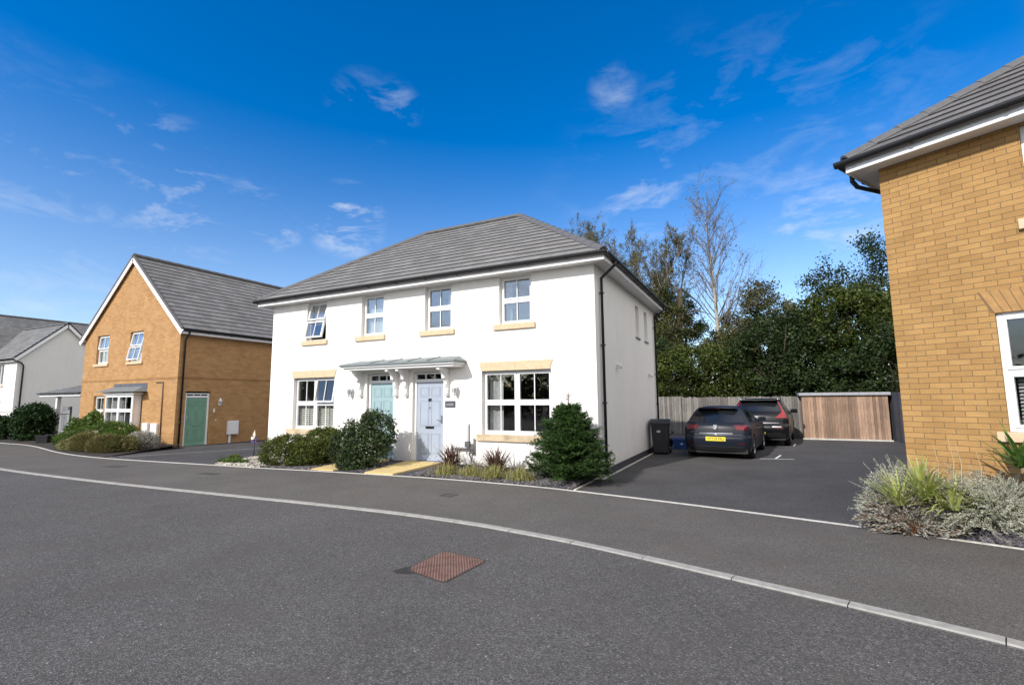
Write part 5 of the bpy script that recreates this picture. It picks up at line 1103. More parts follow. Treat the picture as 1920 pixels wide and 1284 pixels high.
mb = MB(); mb.add([(-.012, .68, 1.435), (.012, .68, 1.435), (.012, .80, 1.44), (-.012, .80, 1.44), (0, .74, 1.48)], [(0, 1, 4), (1, 2, 4), (2, 3, 4), (3, 0, 4)]); mb.build('aerial_fin', M_TRIM, hb, True)
# ---- black SUV
M_PAINT2 = mat('black_car_paint', (.007, .008, .009), .3, metal=0, noise=(200, .1), coat=.25, spec=.25)
sv = thing('parked_car', 'black tall car with long red tail lamps parked by the fence beyond the hatchback', 'car', (-.10, 19.30, 0), R(-5), 'cars parked on the drive')
Ls = [(.22, .74, .36, 4.35, .10, .3, .05, .1), (.27, .88, .16, 4.52, .20, .4, .07, .12), (.40, .925, .06, 4.62, .24, .42, .09, .14), (.58, .94, .0, 4.65, .26, .45, .09, .16), (.70, .94, .02, 4.63, .24, .45, .09, .17),
      (.78, .935, .08, 4.58, .22, .45, .09, .18), (.92, .93, .10, 4.45, .2, .45, .09, .18), (1.04, .91, .13, 4.2, .18, .5, .10, .2), (1.11, .88, .17, 3.65, .17, .5, .10, .2), (1.17, .855, .22, 3.30, .15, .5, .10, .2),
      (1.26, .81, .29, 3.05, .14, .45, .10, .18), (1.38, .75, .38, 2.75, .13, .4, .09, .16), (1.50, .69, .48, 2.45, .13, .35, .09, .15), (1.58, .63, .56, 2.2, .14, .3, .08, .14), (1.63, .52, .72, 1.9, .2, .3, .06, .1), (1.65, .32, 1.0, 1.6, .2, .2, .04, .05), (1.655, .1, 1.2, 1.4, .08, .08, 0, 0)]
c2 = Car(Ls, 4); c2.body('body', M_PAINT2, sv, [(.92, .385), (3.72, .385)])
c2.patch('rear_window', M_CARG, sv, None, 1.20, 1.55, .006, fn=lambda t_: (-.8, 18.8))
for sgn in (0, 1):
    def fn(t_, sgn=sgn):
        lo, hi = (15.2+4.2*min(1, t_*2.2), 21.8) if t_ < .45 else (19.4, 21.8-.6*t_)
        return (lo, hi) if not sgn else (18-hi, 18-lo)
    c2.patch('tail_lamp', M_RED2, sv, None, .98, 1.56, .010, fn=fn)
c2.patch('bumper_trim', M_TRIM, sv, (-3, 21), .30, .45, .006); c2.patch('reflector', M_RED, sv, (16, 20), .62, .65, .008); c2.patch('chrome_strip', M_CHROME, sv, (0, 18), .46, .475, .009); c2.patch('chrome_strip', M_CHROME, sv, (8, 17), .80, .82, .012); c2.patch('reversing_lamp', M_CHROME, sv, (14.5, 18), .66, .70, .010)
for c0, c1, sl_ in ((30, 39.5, 3), (40.5, 54, 0)):
    c2.patch('side_window', M_CARG, sv, None, 1.19, 1.50, .006, fn=lambda t_, c0=c0, c1=c1, sl_=sl_: (c0+sl_*t_, c1-(0 if sl_ else 5*t_))); c2.patch('side_window', M_CARG, sv, None, 1.19, 1.50, .006, fn=lambda t_, c0=c0, c1=c1, sl_=sl_: (158-(c1-(0 if sl_ else 5*t_)), 158-(c0+sl_*t_)))
c2.patch('windscreen', M_CARG, sv, None, 1.19, 1.58, .006, fn=lambda t_: (71, 95))
for sx in (-1, 1):
    mb = MB(); mb.tube([(sx*.60, .75, 1.60), (sx*.615, .85, 1.68), (sx*.615, 2.3, 1.68), (sx*.60, 2.45, 1.58)], .018, 6); mb.build('roof_rail', M_CHROME if sx < 0 else M_CHROME, sv, True)
    mb = MB(); mb.obox((sx*1.0, 3.05, 1.16), (.11, .02, 0), (-.02, .05, 0), (0, 0, .08)); mb.build('wing_mirror', M_PAINT2, sv, True, bevel=.03)
sp = MB(); sp.add([(-.62, .50, 1.565), (.62, .50, 1.565), (.56, .33, 1.585), (-.56, .33, 1.585), (-.64, .66, 1.615), (.64, .66, 1.615), (.56, .34, 1.61), (-.56, .34, 1.61)], [(0, 1, 2, 3), (3, 2, 6, 7), (7, 6, 5, 4), (0, 3, 7, 4), (1, 5, 6, 2)]); sp.build('spoiler', M_PAINT2, sv, True, bevel=.008)
for y_ in (.92, 3.72):
    for sx in (-1, 1): wheel(sv, sx*.825, y_, .355, M_RIM, sx)
mb = MB(); mb.box(-.8, .8, .2, 4.4, .22, .38); mb.build('underbody', M_TRIM, sv, True)
mb = MB(); mb.box(-.26, .20, -.012, -.004, .40, .50); pl_ = mb.build('number_plate', M_PLATE, sv, True)

# ================================================================== PLANTS
G_BOX = leaf_mat('box_leaf', [(.045, .070, .014), (.07, .10, .018), (.12, .14, .028), (.03, .05, .012), (.17, .165, .04)], 5, .4, .2)
G_BUSH = leaf_mat('glossy_bush_leaf', [(.028, .048, .018), (.045, .075, .024), (.07, .105, .035), (.02, .034, .014), (.10, .13, .07)], 4, .32, .2)
G_CON = leaf_mat('fir_needle', [(.024, .060, .014), (.04, .09, .020), (.07, .13, .028), (.016, .036, .012)], 3.5, .5, .12)
G_BRIGHT = leaf_mat('bright_hedge_leaf', [(.07, .12, .02), (.10, .16, .03), (.13, .19, .04), (.05, .085, .018)], 3, .5, .3)
G_DARK = leaf_mat('dark_hedge_leaf', [(.02, .045, .014), (.03, .065, .02), (.045, .085, .024), (.015, .03, .012)], 2, .45, .2)
G_OLIVE = leaf_mat('olive_herb_leaf', [(.12, .14, .04), (.17, .15, .06), (.09, .12, .03), (.24, .18, .09), (.15, .10, .055), (.11, .15, .035)], 3, .7, .2)
G_SILVER = leaf_mat('silver_leaf', [(.36, .37, .27), (.47, .47, .37), (.27, .28, .19), (.58, .57, .47), (.33, .33, .26)], 4, .8, .15, .2)
G_HEATH = leaf_mat('faded_heather_leaf', [(.36, .37, .33), (.28, .29, .25), (.24, .14, .08), (.44, .45, .40), (.38, .38, .34)], 5, .8, .15, .25)
G_YEL = leaf_mat('yellow_green_blade', [(.36, .42, .10), (.45, .48, .16), (.28, .36, .08), (.52, .52, .24)], 4, .45, .3, .15)
G_GRN = leaf_mat('green_blade', [(.07, .15, .03), (.10, .20, .05), (.20, .28, .07)], 4, .4, .3, .15)
G_RED = leaf_mat('bronze_blade', [(.11, .06, .05), (.16, .09, .07), (.24, .17, .12), (.08, .05, .045)], 4, .5, .2, .2)
G_SEDGE = leaf_mat('golden_sedge_blade', [(.34, .34, .11), (.42, .42, .18), (.25, .28, .08), (.38, .29, .15)], 4, .6, .25, .2)
G_TREE = leaf_mat('tree_leaf', [(.034, .052, .010), (.048, .072, .013), (.068, .096, .018), (.022, .034, .009), (.10, .115, .026)], .55, .45, .25, .5)
G_TREE2 = leaf_mat('darker_tree_leaf', [(.022, .038, .012), (.032, .054, .016), (.048, .072, .021), (.016, .027, .010)], .7, .45, .25, .45)
G_TREE3 = leaf_mat('olive_tree_leaf', [(.06, .075, .022), (.09, .10, .03), (.12, .12, .045), (.045, .055, .018), (.14, .11, .05)], .8, .5, .25, .4)
G_ASH = leaf_mat('sparse_tree_leaf', [(.10, .11, .045), (.14, .14, .06), (.075, .08, .035), (.18, .165, .08)], .6, .6, .25, .3)
BARK = mat('brown_bark', (.085, .066, .05), .9, noise=(6, .35)); BARK_P = mat('pale_birch_bark', (.34, .31, .26), .85, noise=(5, .35)); BARK_T = mat('dark_twig_bark', (.13, .105, .08), .9, noise=(4, .25)); BARK_G = mat('grey_twig_bark', (.15, .13, .10), .9, noise=(4, .25))

def shrub(name, label, cat, c, lobes, n, size, m, aspect=.5, zmin=.02, stems=14, clumps=60, cl=.16, fill=.3, group=None, bark=None, extra=None, spiky=None, jit=.7):
    t = thing(name, label, cat, c, 0, group); S = []; P = []; vol = [l[1][0]*l[1][1]*l[1][2] for l in lobes]; tv = sum(vol)
    for l, v in zip(lobes, vol): P.append(ell_pts(int(n*v/tv), (c[0]+l[0][0], c[1]+l[0][1], c[2]+l[0][2]), l[1], fill, c[2]+zmin, clumps, cl))
    P = np.concatenate(P); dirs = None
    if spiky: dirs = unit(P-np.array([c[0], c[1], c[2]+spiky]))
    leaves('foliage', P, size, m, t, aspect, dirs, jit)
    for i in range(stems):
        l = lobes[rng.integers(len(lobes))]; e = np.array([c[0]+l[0][0], c[1]+l[0][1], c[2]+l[0][2]])+rng.normal(size=3)*np.array(l[1])*.45; e[2] = max(e[2], c[2]+.1)
        b0 = np.array([c[0]+l[0][0]*.5+rng.normal()*.06, c[1]+l[0][1]*.5+rng.normal()*.05, c[2]]); mid = (b0+e)/2+rng.normal(size=3)*.05; S += [(b0, mid, .014, .010), (mid, e, .010, .005)]
    seg_mesh('stems', S, bark or BARK, t, 5); return t
shrub('box_hedge', 'low clipped mound of dark green box at the pavement, left of the teal door path', 'shrub', (-11.25, 9.12, .02), [((0, 0, .32), (.95, .52, .46)), ((.55, .15, .30), (.62, .5, .42))], 26000, .042, G_BOX, .6, clumps=260, cl=.085, fill=.12)
shrub('box_hedge', 'rounded box mound against the wall under the shuttered window, behind the lower mound', 'shrub', (-10.75, 9.85, .05), [((0, 0, .45), (.72, .40, .46)), ((.38, -.1, .38), (.42, .42, .44))], 20000, .042, G_BOX, .6, clumps=220, cl=.085, fill=.12)
bs = shrub('flowering_bush', 'tall loose evergreen bush with small pale buds between the two front doors', 'bush', (-8.85, 9.35, .03), [((-.25, 0, .70), (.50, .40, .52)), ((.30, .10, .88), (.50, .42, .58)), ((.12, -.1, .55), (.68, .42, .45)), ((-.55, -.15, .50), (.36, .34, .42))], 15000, .062, G_BUSH, .5, clumps=170, cl=.10, fill=.25, stems=40)
P = np.concatenate([ell_pts(260, (-8.6, 9.30, .70), (.50, .40, .50), .1)]); P = P[P[:, 1] < 9.3]; leaves('buds', P, .028, leaf_mat('pale_bud', [(.7, .68, .62), (.6, .6, .56)], 3, .6, .2, .1), bs, .9)
shrub('ground_cover_shrub', 'small trailing plant at the pavement edge below the loose bush', 'shrub', (-9.02, 9.02, .02), [((0, 0, .10), (.42, .16, .16)), ((-.2, .05, .14), (.2, .16, .2))], 2600, .045, G_BUSH, .55, clumps=50, cl=.14)
shrub('low_shrub', 'small flat green shrub alone on the pale stones at the end of the driveway', 'shrub', (-13.0, 8.72, .0), [((0, 0, .08), (.52, .20, .16))], 4200, .05, G_BRIGHT, .5, clumps=80, cl=.12)
# conifer: whorled drooping boughs carrying short needles
ct = thing('fir_tree', 'bushy dark green fir with a bare leader at the white house right corner', 'tree', (-3.56, 9.62, .02)); S = []; LP = []; LD = []
base = np.array([-3.56, 9.62, .02]); H = 1.62
S += [(base, base+[0, 0, 1.3], .045, .018), (base+[0, 0, 1.3], base+[.01, 0, 1.80], .018, .008)]
for i in range(330):
    z = .06+(H-.06)*rng.random()**1.25; rad = (.90*(1-(z/1.72)**1.45)+.05)*rng.uniform(.78, 1.10); a = rng.uniform(0, 2*math.pi); d = np.array([math.cos(a), math.sin(a)*.80, rng.uniform(-.02, .30)])
    p0 = base+[0, 0, z*.92]; sg_, pts, dd = branch(p0, d, rad, .009, .003, 4, .08, .03); S += sg_
    for j in range(1, 5):
        A, B = np.array(pts[j-1]), np.array(pts[j]); nn = 16+8*j
        for sgn in (-1, 1):
            side = np.cross(B-A, [0, 0, 1]); side = side/np.linalg.norm(side)
            for q in range(2):
                tw = A+(B-A)*rng.random(); L_ = .17*(1.15-j*.12); e = tw+(side*sgn+unit(B-A)*.9+rng.normal(size=3)*.22)*L_; ts = rng.random(nn//2)[:, None]; LP.append(tw+(e-tw)*ts+rng.normal(size=(nn//2, 3))*.012); LD.append(np.repeat(unit(e-tw)[None], nn//2, 0))
        ts = rng.random(nn//2)[:, None]; LP.append(A+(B-A)*ts+rng.normal(size=(nn//2, 3))*.012); LD.append(np.repeat(unit(B-A)[None], nn//2, 0))
P = np.concatenate(LP); D = np.concatenate(LD); k_ = (P[:, 2] > .03) & (P[:, 1] < 10.33) | (P[:, 0] > -3.1) & (P[:, 2] > .03); leaves('needles', P[k_], .048, G_CON, ct, .22, D[k_], .75)
for a in np.linspace(0, 5.2, 7): S.append((base+[0, 0, 1.62+.02*a], base+[.05*math.cos(a*2)*1.2, .04*math.sin(a*2), 1.70+.02*a], .005, .002))
S += [(base+[0, 0, 1.70], base+[.12, .02, 1.80], .005, .003)]
seg_mesh('branches', S, BARK_G, ct, 5); lp = base+np.array([0, 0, 1.72])+rng.normal(size=(150, 3))*[.035, .03, .07]; leaves('leader_needles', lp, .03, leaf_mat('grey_needle', [(.25, .25, .22), (.35, .34, .3)], 3, .6, 0, .1), ct, .25)

def blades(name, label, cat, c, n, L, wd, m, up=(.5, 1.0), bend=1.2, group=None, spread=.06, seg=6, flat=None):
    t = thing(name, label, cat, c, 0, group); Q = []
    for i in range(n):
        a = rng.uniform(0, 2*math.pi); el = rng.uniform(*up); d = np.array([math.cos(a)*math.cos(el*1.45), math.sin(a)*math.cos(el*1.45), math.sin(el*1.45)]); p = np.array(c)+[rng.normal()*spread, rng.normal()*spread, .0]
        l = L*rng.uniform(.6, 1.1); side = unit(np.cross(d, [0, 0, 1])+1e-6); g_ = rng.uniform(.3, 1)*bend; w0 = wd*rng.uniform(.7, 1.15); prev = None
        for k in range(seg+1):
            f = k/seg; ww = w0*math.sin(math.pi*min(.98, .18+.82*f))**.8*.5
            cur = (p-side*ww, p+side*ww)
            if prev is not None: Q.append([prev[0], prev[1], cur[1], cur[0]])
            prev = cur; d = unit(d+np.array([0, 0, -g_*.33*f*1.2])); p = p+d*l/seg
            p[2] = max(p[2], c[2]-.02 if c[2] < .2 else c[2]-.25)
    np_mesh('blades', np.array(Q), 4, m, t); return t
blades('bronze_grass', 'bronze spiky grass clump left of the window bay bed, below the meter box', 'grass plant', (-6.55, 9.75, .06), 190, .74, .026, G_RED, (.35, 1.0), 1.7)
blades('bronze_grass', 'bronze spiky grass clump below the middle of the large right window', 'grass plant', (-5.35, 9.75, .06), 190, .70, .026, G_RED, (.35, 1.0), 1.7)
for lb, x, y, n, L in (('golden sedge tuft just right of the yellow path, leftmost of the row', -6.35, 9.28, 380, .33), ('golden sedge tuft between the two bronze grasses', -5.75, 9.38, 380, .32), ('golden sedge tuft in front of the second bronze grass', -5.15, 9.30, 420, .36), ('golden sedge tuft nearest the fir tree, faded brown on its right', -4.50, 9.30, 460, .36)):
    blades('golden_sedge', lb, 'grass plant', (x, y, .03), n, L, .011, G_SEDGE, (.3, 1.0), 2.0, 'golden sedge tufts in the slate bed', .11)

# left house planting
shrub('dark_hedge', 'large rounded dark green bush in front of the silvery fence', 'bush', (-29.7, 10.25, .02), [((0, 0, .75), (.75, .72, .85)), ((.1, 0, 1.0), (.6, .6, .62))], 11000, .11, G_DARK, .6, clumps=200, cl=.11, fill=.18)
shrub('dark_hedge', 'narrow dark bush cut by the left edge of the photo', 'bush', (-32.0, 9.95, .02), [((0, 0, .45), (.5, .42, .55)), ((-.1, 0, .65), (.4, .36, .42))], 5000, .10, G_DARK, .6, clumps=120, cl=.12, fill=.18)
shrub('leafy_shrub', 'light green leafy shrub by the porch post at the brick house corner', 'shrub', (-25.3, 10.2, .05), [((-.6, .2, .5), (.75, .35, .5)), ((.5, .25, .6), (.8, .3, .55)), ((.5, .3, .95), (.5, .18, .35))], 6000, .10, G_BRIGHT, .65, clumps=70, cl=.16, fill=.4)
shrub('green_hebe', 'bright green rounded shrub under the bay window of the left brick house', 'shrub', (-21.9, 9.75, .05), [((.3, 0, .45), (1.35, .6, .46)), ((-1.0, 0, .35), (.9, .6, .42))], 22000, .07, G_BRIGHT, .35, clumps=260, cl=.09, fill=.15)
shrub('green_hebe', 'bright green low mound at the left end of the bed by the curved edging', 'shrub', (-22.6, 9.0, .03), [((0, 0, .28), (.85, .5, .36))], 9000, .065, G_BRIGHT, .35, clumps=120, cl=.10, fill=.15)
shrub('brown_lavender', 'brownish faded herb clump in front of the bright green shrub, left one', 'shrub', (-21.1, 8.75, .03), [((0, 0, .22), (1.0, .42, .42)), ((-1.0, .0, .16), (.8, .35, .30))], 11000, .09, G_OLIVE, .2, clumps=0, fill=.3, spiky=-.2, jit=.35)
shrub('brown_lavender', 'brownish faded herb clump in front of the bright green shrub, middle one', 'shrub', (-19.9, 8.85, .03), [((0, 0, .20), (.85, .55, .42)), ((.5, .3, .2), (.6, .4, .36))], 10000, .09, G_OLIVE, .2, clumps=0, fill=.3, spiky=-.2, jit=.35)
shrub('brown_lavender', 'grey seeded herb clump at the right end of the bed beside the brown downpipe', 'shrub', (-19.6, 9.75, .03), [((0, 0, .22), (.7, .5, .46))], 6500, .09, G_HEATH, .18, clumps=0, fill=.35, spiky=-.2, jit=.35)
fl = thing('flowering_shrub', 'small shrub with cream flower heads in front of the bay window', 'shrub', (-21.6, 9.05, .05)); P = ell_pts(26, (-21.6, 9.0, .55), (.6, .2, .22), .3); leaves('flowers', P, .11, leaf_mat('cream_flower', [(.62, .55, .42), (.7, .66, .55)], 3, .7, .2, .1), fl, .9); P = ell_pts(1200, (-21.6, 9.05, .40), (.6, .3, .3), .4); leaves('foliage', P, .07, G_OLIVE, fl, .5)

# right bed
def stem_bush(name, label, cat, c, R3, nst, m, lsize, aspect, per, lo=.35, bark=None, zlo=-.1, droop=.1, long=.06, upmin=0.02, jt=1.0):
    t = thing(name, label, cat, c); S = []; LP = []; LD = []
    for i in range(nst):
        a = rng.uniform(0, 2*math.pi); e = math.asin(rng.uniform(upmin, .98)); k = rng.uniform(.72, 1.05)*(1+(long*4 if rng.random() < .05 else 0))
        tip = np.array([math.cos(a)*math.cos(e)*R3[0], math.sin(a)*math.cos(e)*R3[1], math.sin(e)*R3[2]])*k
        b = np.array(c)+np.array([tip[0]*.35*rng.random(), tip[1]*.35*rng.random(), 0]); e_ = np.array(c)+tip+rng.normal(size=3)*.02; mid = (b+e_)/2+np.array([0, 0, .12*R3[2]])+rng.normal(size=3)*.03
        S += [(b, mid, .005, .004), (mid, e_, .004, .002)]; n = per; f = lo+(1-lo)*rng.random(n); f = f[:, None]
        p = (1-f)**2*b+2*f*(1-f)*mid+f**2*e_; p = p+rng.normal(size=(n, 3))*.010; dr_ = unit(2*(1-f)*(mid-b)+2*f*(e_-mid)); LP.append(p); LD.append(dr_)
    leaves('foliage', np.concatenate(LP), lsize, m, t, aspect, np.concatenate(LD), jt); seg_mesh('stems', S, bark or BARK_G, t, 4); return t
stem_bush('silver_bush', 'large silver grey curry bush sprawling against the right brick house', 'bush', (2.36, 7.98, .14), (.92, .50, .66), 1250, G_SILVER, .024, .45, 42, bark=mat('pale_stem', (.34, .34, .28), .8))
stem_bush('silver_bush', 'silver grey bush overhanging the driveway at the corner of the right brick house', 'bush', (1.64, 8.16, .10), (.60, .42, .74), 760, G_SILVER, .024, .45, 40, bark=mat('pale_stem', (.34, .34, .28), .8), long=.05)
stem_bush('faded_heather', 'low faded heather with silver tips and rusty stems at the edging by the driveway', 'shrub', (1.62, 7.86, .02), (.60, .26, .56), 680, G_HEATH, .038, .26, 40, bark=mat('rusty_stem', (.17, .075, .03), .9), lo=.5, jt=.45)
blades('yellow_phormium', 'yellow green spiky plant rising from the silver bush near the driveway', 'plant', (1.72, 7.72, .46), 80, .54, .030, G_YEL, (.25, 1.0), .85, spread=.03)
blades('yellow_phormium', 'yellow green spiky plant leaning left, lower than its neighbour beside it', 'plant', (1.48, 7.72, .36), 60, .50, .028, G_YEL, (.15, .85), 1.0, spread=.03)
blades('yellow_phormium', 'drooping yellow green spiky plant to the right of the other two', 'plant', (1.95, 7.68, .36), 60, .50, .028, G_YEL, (.05, .8), 1.2, spread=.03)
blades('green_palm', 'dark green sword leaved plant below the window at the right edge of the photo', 'plant', (2.62, 7.66, .88), 60, .52, .045, G_GRN, (.15, .95), .7, spread=.03)
t = thing('dry_grass', 'thin dry upright stems in front of the right brick house', 'plant', (2.15, 7.9, .5)); S = []
for x, h in ((2.12, .62), (2.05, .68), (2.3, .55), (1.9, .60)): S += [((x, 7.9, .5), (x+.03, 7.9, .5+h*.6), .005, .004), ((x+.03, 7.9, .5+h*.6), (x-.01, 7.88, .5+h), .004, .002)]
seg_mesh('stems', S, mat('straw', (.5, .4, .25), .9), t, 4)
shrub('dead_shrub', 'dark brown bare shrub between the dark fence and the right brick house', 'shrub', (4.0, 14.6, .02), [((0, 0, .6), (.35, .9, .7))], 1500, .05, G_RED, .4, stems=80, clumps=40)

# ---- background trees
def bg_tree(name, label, base, lobes, n, size, m, trunk_h, r0, clumps=150, cl=.10, fill=.22, group=None, bark=None, aspect=.6):
    t = thing(name, label, 'tree', base, 0, group); P = []; vol = [l[1][0]*l[1][2] for l in lobes]; tv = sum(vol); S = []
    sg_, pts, d = branch(base, (0, 0, 1), trunk_h, r0, r0*.45, 5, .04); S += sg_
    for l, v in zip(lobes, vol):
        c = (base[0]+l[0][0], base[1]+l[0][1], l[0][2]); P.append(ell_pts(int(n*v/tv), c, l[1], fill, .1, max(20, int(clumps*v/tv)), cl))
        for q in range(7):
            e = np.array(c)+rng.normal(size=3)*np.array(l[1])*.55; b_ = np.array(pts[rng.integers(1, len(pts))]); mid = (b_+e)/2+[0, 0, .3]; S += [(b_, mid, r0*.35, r0*.22), (mid, e, r0*.22, r0*.07)]
    leaves('crown', np.concatenate(P), size, m, t, aspect); seg_mesh('trunk', S, bark or BARK, t, 6); return t
GB = 'dense green trees behind the fence'
bg_tree('hedgerow_tree', 'dense green tree directly behind the hatchback, lowest part of the tree line', (-3.2, 27.6, 0), [((0, 0, 2.4), (2.6, 1.3, 2.1)), ((-1.4, 0, 2.2), (1.8, 1.2, 1.9)), ((1.6, .2, 2.0), (1.6, 1.2, 2.0))], 30000, .13, G_TREE, 3, .12, 260, .09, group=GB)
bg_tree('hedgerow_tree', 'broad dense green tree behind the black car and shed', (.9, 28.2, 0), [((0, 0, 3.4), (2.4, 1.5, 2.6)), ((-1.4, .2, 2.4), (1.6, 1.2, 1.8)), ((1.3, 0, 3.9), (1.7, 1.2, 2.0))], 34000, .14, G_TREE2, 4, .14, 280, .09, group=GB)
bg_tree('hedgerow_tree', 'tallest bright green domed tree left of the right brick house', (4.3, 28.8, 0), [((-.4, 0, 5.0), (2.3, 1.5, 2.3)), ((.8, 0, 4.2), (2.1, 1.5, 2.8)), ((-1.6, 0, 3.5), (1.8, 1.3, 2.4))], 36000, .15, G_TREE, 5, .16, 280, .09, group=GB)
bg_tree('hedgerow_tree', 'dark green tree partly hidden by the right brick house, above the shed end', (5.6, 26.9, 0), [((0, 0, 2.6), (1.9, 1.2, 2.4)), ((-1.8, 0, 2.0), (1.6, 1.0, 1.8)), ((-3.6, .1, 1.7), (1.4, .9, 1.5))], 26000, .13, G_TREE2, 3, .12, 220, .09, group=GB)
bg_tree('hedgerow_tree', 'mid green tree in the middle of the tree line, below the pale trunk', (-1.3, 30.0, 0), [((0, 0, 3.0), (1.9, 1.4, 2.4)), ((1.4, 0, 4.2), (1.5, 1.2, 1.9))], 24000, .14, G_TREE3, 4, .14, 200, .10, group=GB)
bg_tree('hedgerow_tree', 'dense dark tree filling the gap right beside the white house gutter', (-6.6, 30.0, 0), [((0, 0, 3.0), (2.4, 1.4, 2.6)), ((1.6, 0, 2.2), (1.6, 1.2, 1.9))], 24000, .14, G_TREE2, 4, .14, 200, .10, group=GB)
bg_tree('tall_tree', 'tall round headed dark tree rising beside the right brick house wall', (7.0, 36.5, 0), [((.2, 0, 9.5), (1.9, 1.5, 2.4)), ((-.6, 0, 7.4), (1.4, 1.3, 1.8)), ((.8, 0, 6), (2, 1.5, 2))], 9000, .15, G_TREE2, 9, .14, 90, .15, .5)
bg_tree('tall_tree', 'small open headed dark tree left of the taller round one against the sky', (4.0, 35.5, 0), [((0, 0, 9.0), (1.25, 1.1, 1.4)), ((.7, 0, 7.4), (1.3, 1.1, 1.5))], 3200, .15, G_TREE2, 8.0, .10, 50, .17, .5)
bg_tree('pine_tree', 'dark pine like tree between the white house and the bare birch', (-4.5, 34.0, 0), [((0, 0, 6.8), (1.7, 1.4, 1.3)), ((.5, 0, 5.2), (2.1, 1.5, 1.2)), ((-.2, 0, 8.2), (1.2, 1.1, 1.2)), ((.4, 0, 3.6), (2.2, 1.5, 1.4))], 17000, .17, G_TREE2, 9, .2, 110, .11, .35, aspect=.3)
bg_tree('autumn_tree', 'thin olive brown tree behind the pale birch trunk', (.1, 36.5, 0), [((0, 0, 7.6), (2.0, 1.5, 1.9)), ((1.6, 0, 7.0), (1.5, 1.2, 1.4)), ((-1.2, 0, 5.8), (1.5, 1.2, 1.8)), ((-2.2, 0, 4.6), (1.4, 1.2, 1.6))], 15000, .15, G_TREE3, 7, .16, 130, .14, .5)

def bare_tree(name, label, base, H, r0, n1, ang, L1, n2, n3, bark, leaf=None, nleaf=0, start=.3, forks=1, lsize=.1, minr=.010, tip=1.0, lift=.035, bark2=None):
    t = thing(name, label, 'tree', base); S = []; TP = []; S0 = []
    for fk in range(forks):
        d0 = (0.0, 0, 1) if forks == 1 else (rng.normal()*.06+.75*(fk/(forks-1)-.5), rng.normal()*.16, 1); h = H*(1 if fk == 0 else rng.uniform(.78, 1.0))
        sg_, pts, d = branch(base, d0, h, r0/(1 if forks == 1 else 1.6), .015, 16, .03 if forks == 1 else .045); pts = np.array(pts); S0 += sg_
        for i in range(n1):
            f = start+(1-start)*(i+rng.random())/n1*.98; q = f*16; k = min(int(q), 15); p = pts[k]+(pts[k+1]-pts[k])*(q-k)
            a = rng.uniform(0, 2*math.pi); an = R(ang)*rng.uniform(.7, 1.2)*(1.15-.35*f); L = L1*(1.0-f*.52)*rng.uniform(.6, 1.1)*tip; rb = max(minr, r0*.38*(1-f)+.012)
            s1, p1, dd = branch(p, (math.cos(a)*math.sin(an), math.sin(a)*math.sin(an), math.cos(an)), L, rb, minr, 6, .06, lift); S += s1
            for j in range(n2):
                g_ = rng.uniform(.2, 1.0)*6; k2 = min(int(g_), 5); pp = np.array(p1[k2])+(np.array(p1[k2+1])-np.array(p1[k2]))*(g_-k2); dv = unit(np.array(p1[k2+1])-np.array(p1[k2]))
                s2, p2, d2_ = branch(pp, dv+rng.normal(size=3)*.42, L*rng.uniform(.22, .5), minr, minr*.8, 4, .09, lift); S += s2; TP += p2[1:]
                for m_ in range(n3):
                    k3 = rng.integers(1, 4); s3, p3, d3 = branch(p2[k3], d2_+rng.normal(size=3)*.5, L*rng.uniform(.10, .24), minr*.75, minr*.5, 3, .1, lift); S += s3; TP += p3[1:]
    seg_mesh('trunk', S0, bark, t, 8); seg_mesh('branches', S, bark2 or bark, t, 3)
    if leaf:
        TP = np.array(TP); P = TP[rng.integers(0, len(TP), nleaf)]+rng.normal(size=(nleaf, 3))*.06; leaves('crown', P, lsize, leaf, t, .6)
    return t
bare_tree('birch_tree', 'tall nearly bare birch with a pale trunk against the blue sky', (-1.85, 34.6, 0), 14.2, .20, 46, 38, 5.4, 9, 4, BARK_P, G_ASH, 900, start=.34, lsize=.12, minr=.0075, bark2=BARK_T, lift=.05)
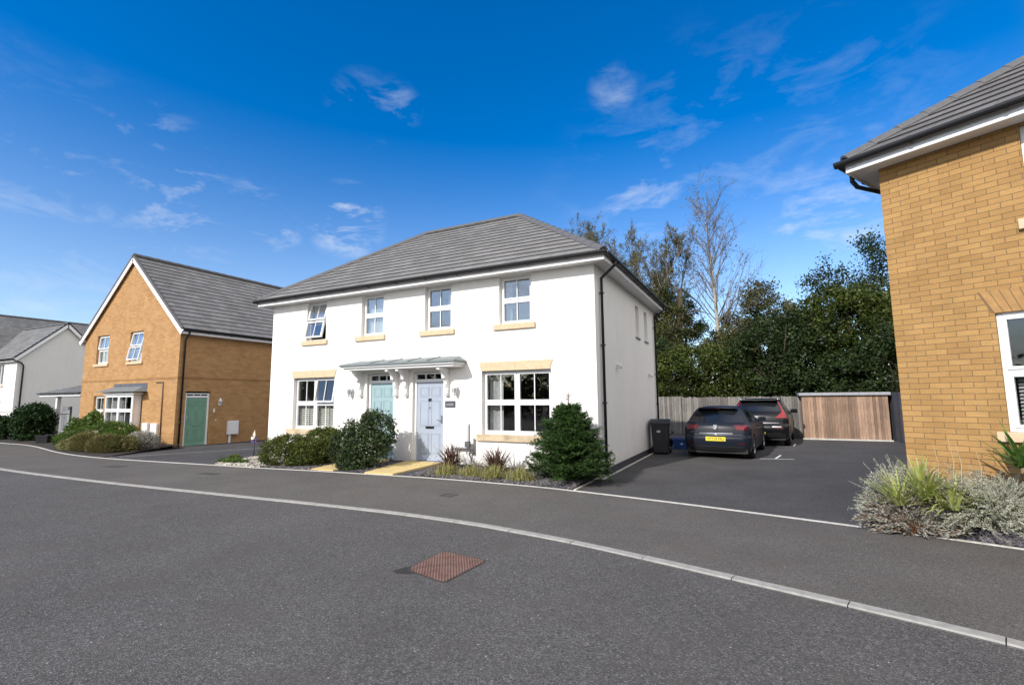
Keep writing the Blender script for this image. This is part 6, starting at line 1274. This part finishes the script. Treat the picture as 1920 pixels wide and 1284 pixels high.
bare_tree('ash_tree', 'tall many stemmed tree with thin leaves rising behind the white house roof', (-9.6, 34.5, 0), 14.0, .22, 20, 26, 4.6, 7, 4, BARK_G, G_ASH, 60000, start=.22, forks=8, lsize=.085, minr=.009, bark2=BARK_T)
bare_tree('ash_tree', 'leftmost many stemmed thin leaved tree showing just above the white house ridge', (-12.6, 35.0, 0), 14.6, .20, 20, 26, 4.4, 7, 4, BARK_G, G_ASH, 40000, start=.3, forks=6, lsize=.085, minr=.009, bark2=BARK_T)
bg_tree('autumn_tree', 'brownish olive tree at the foot of the thin leaved trees beside the gutter', (-6.6, 33.6, 0), [((0, 0, 8.4), (2.0, 1.4, 2.2)), ((1.5, 0, 6.4), (1.8, 1.4, 2.3)), ((-1.2, 0, 6.5), (1.9, 1.4, 2.6)), ((.5, 0, 4.2), (2.2, 1.4, 2.2))], 17000, .13, G_TREE3, 8, .16, 170, .15, .5)
bare_tree('ash_tree', 'second many stemmed tree with thin leaves, nearer the birch, lower crown', (-6.7, 35.5, 0), 13.6, .20, 20, 26, 4.4, 7, 4, BARK_G, G_ASH, 34000, start=.22, forks=6, lsize=.085, minr=.009, bark2=BARK_T)
# distant hedge line closing the horizon behind the plots
P = np.concatenate([np.stack([rng.uniform(-140, 120, 60000), rng.uniform(60, 66, 60000), np.abs(rng.normal(size=60000))**.7*1.9+.0], 1)]); P[:, 2] *= .8+.5*np.sin(P[:, 0]*.35)*np.sin(P[:, 0]*.11+1)
o = leaves('distant_wood', P[P[:, 2] > 0], .55, G_TREE, None, .8); o['kind'] = 'stuff'; o['label'] = 'far line of green woodland closing the horizon behind the houses'; o['category'] = 'woodland'

for k_, (x0_, x1_, y_) in enumerate(((-120, 90, -26),)):
    P = np.stack([rng.uniform(x0_, x1_, 45000), y_+rng.uniform(-2, 2, 45000), np.abs(rng.normal(size=45000))**.6*3.9], 1); P[:, 2] *= .85+.35*np.sin(P[:, 0]*.45)*np.sin(P[:, 0]*.13+1)
    o = leaves('distant_wood', P[P[:, 2] > -.02], .5, G_TREE, None, .8); o['kind'] = 'stuff'; o['label'] = 'line of trees on the far side of the road, seen only in the window glass'; o['category'] = 'woodland'
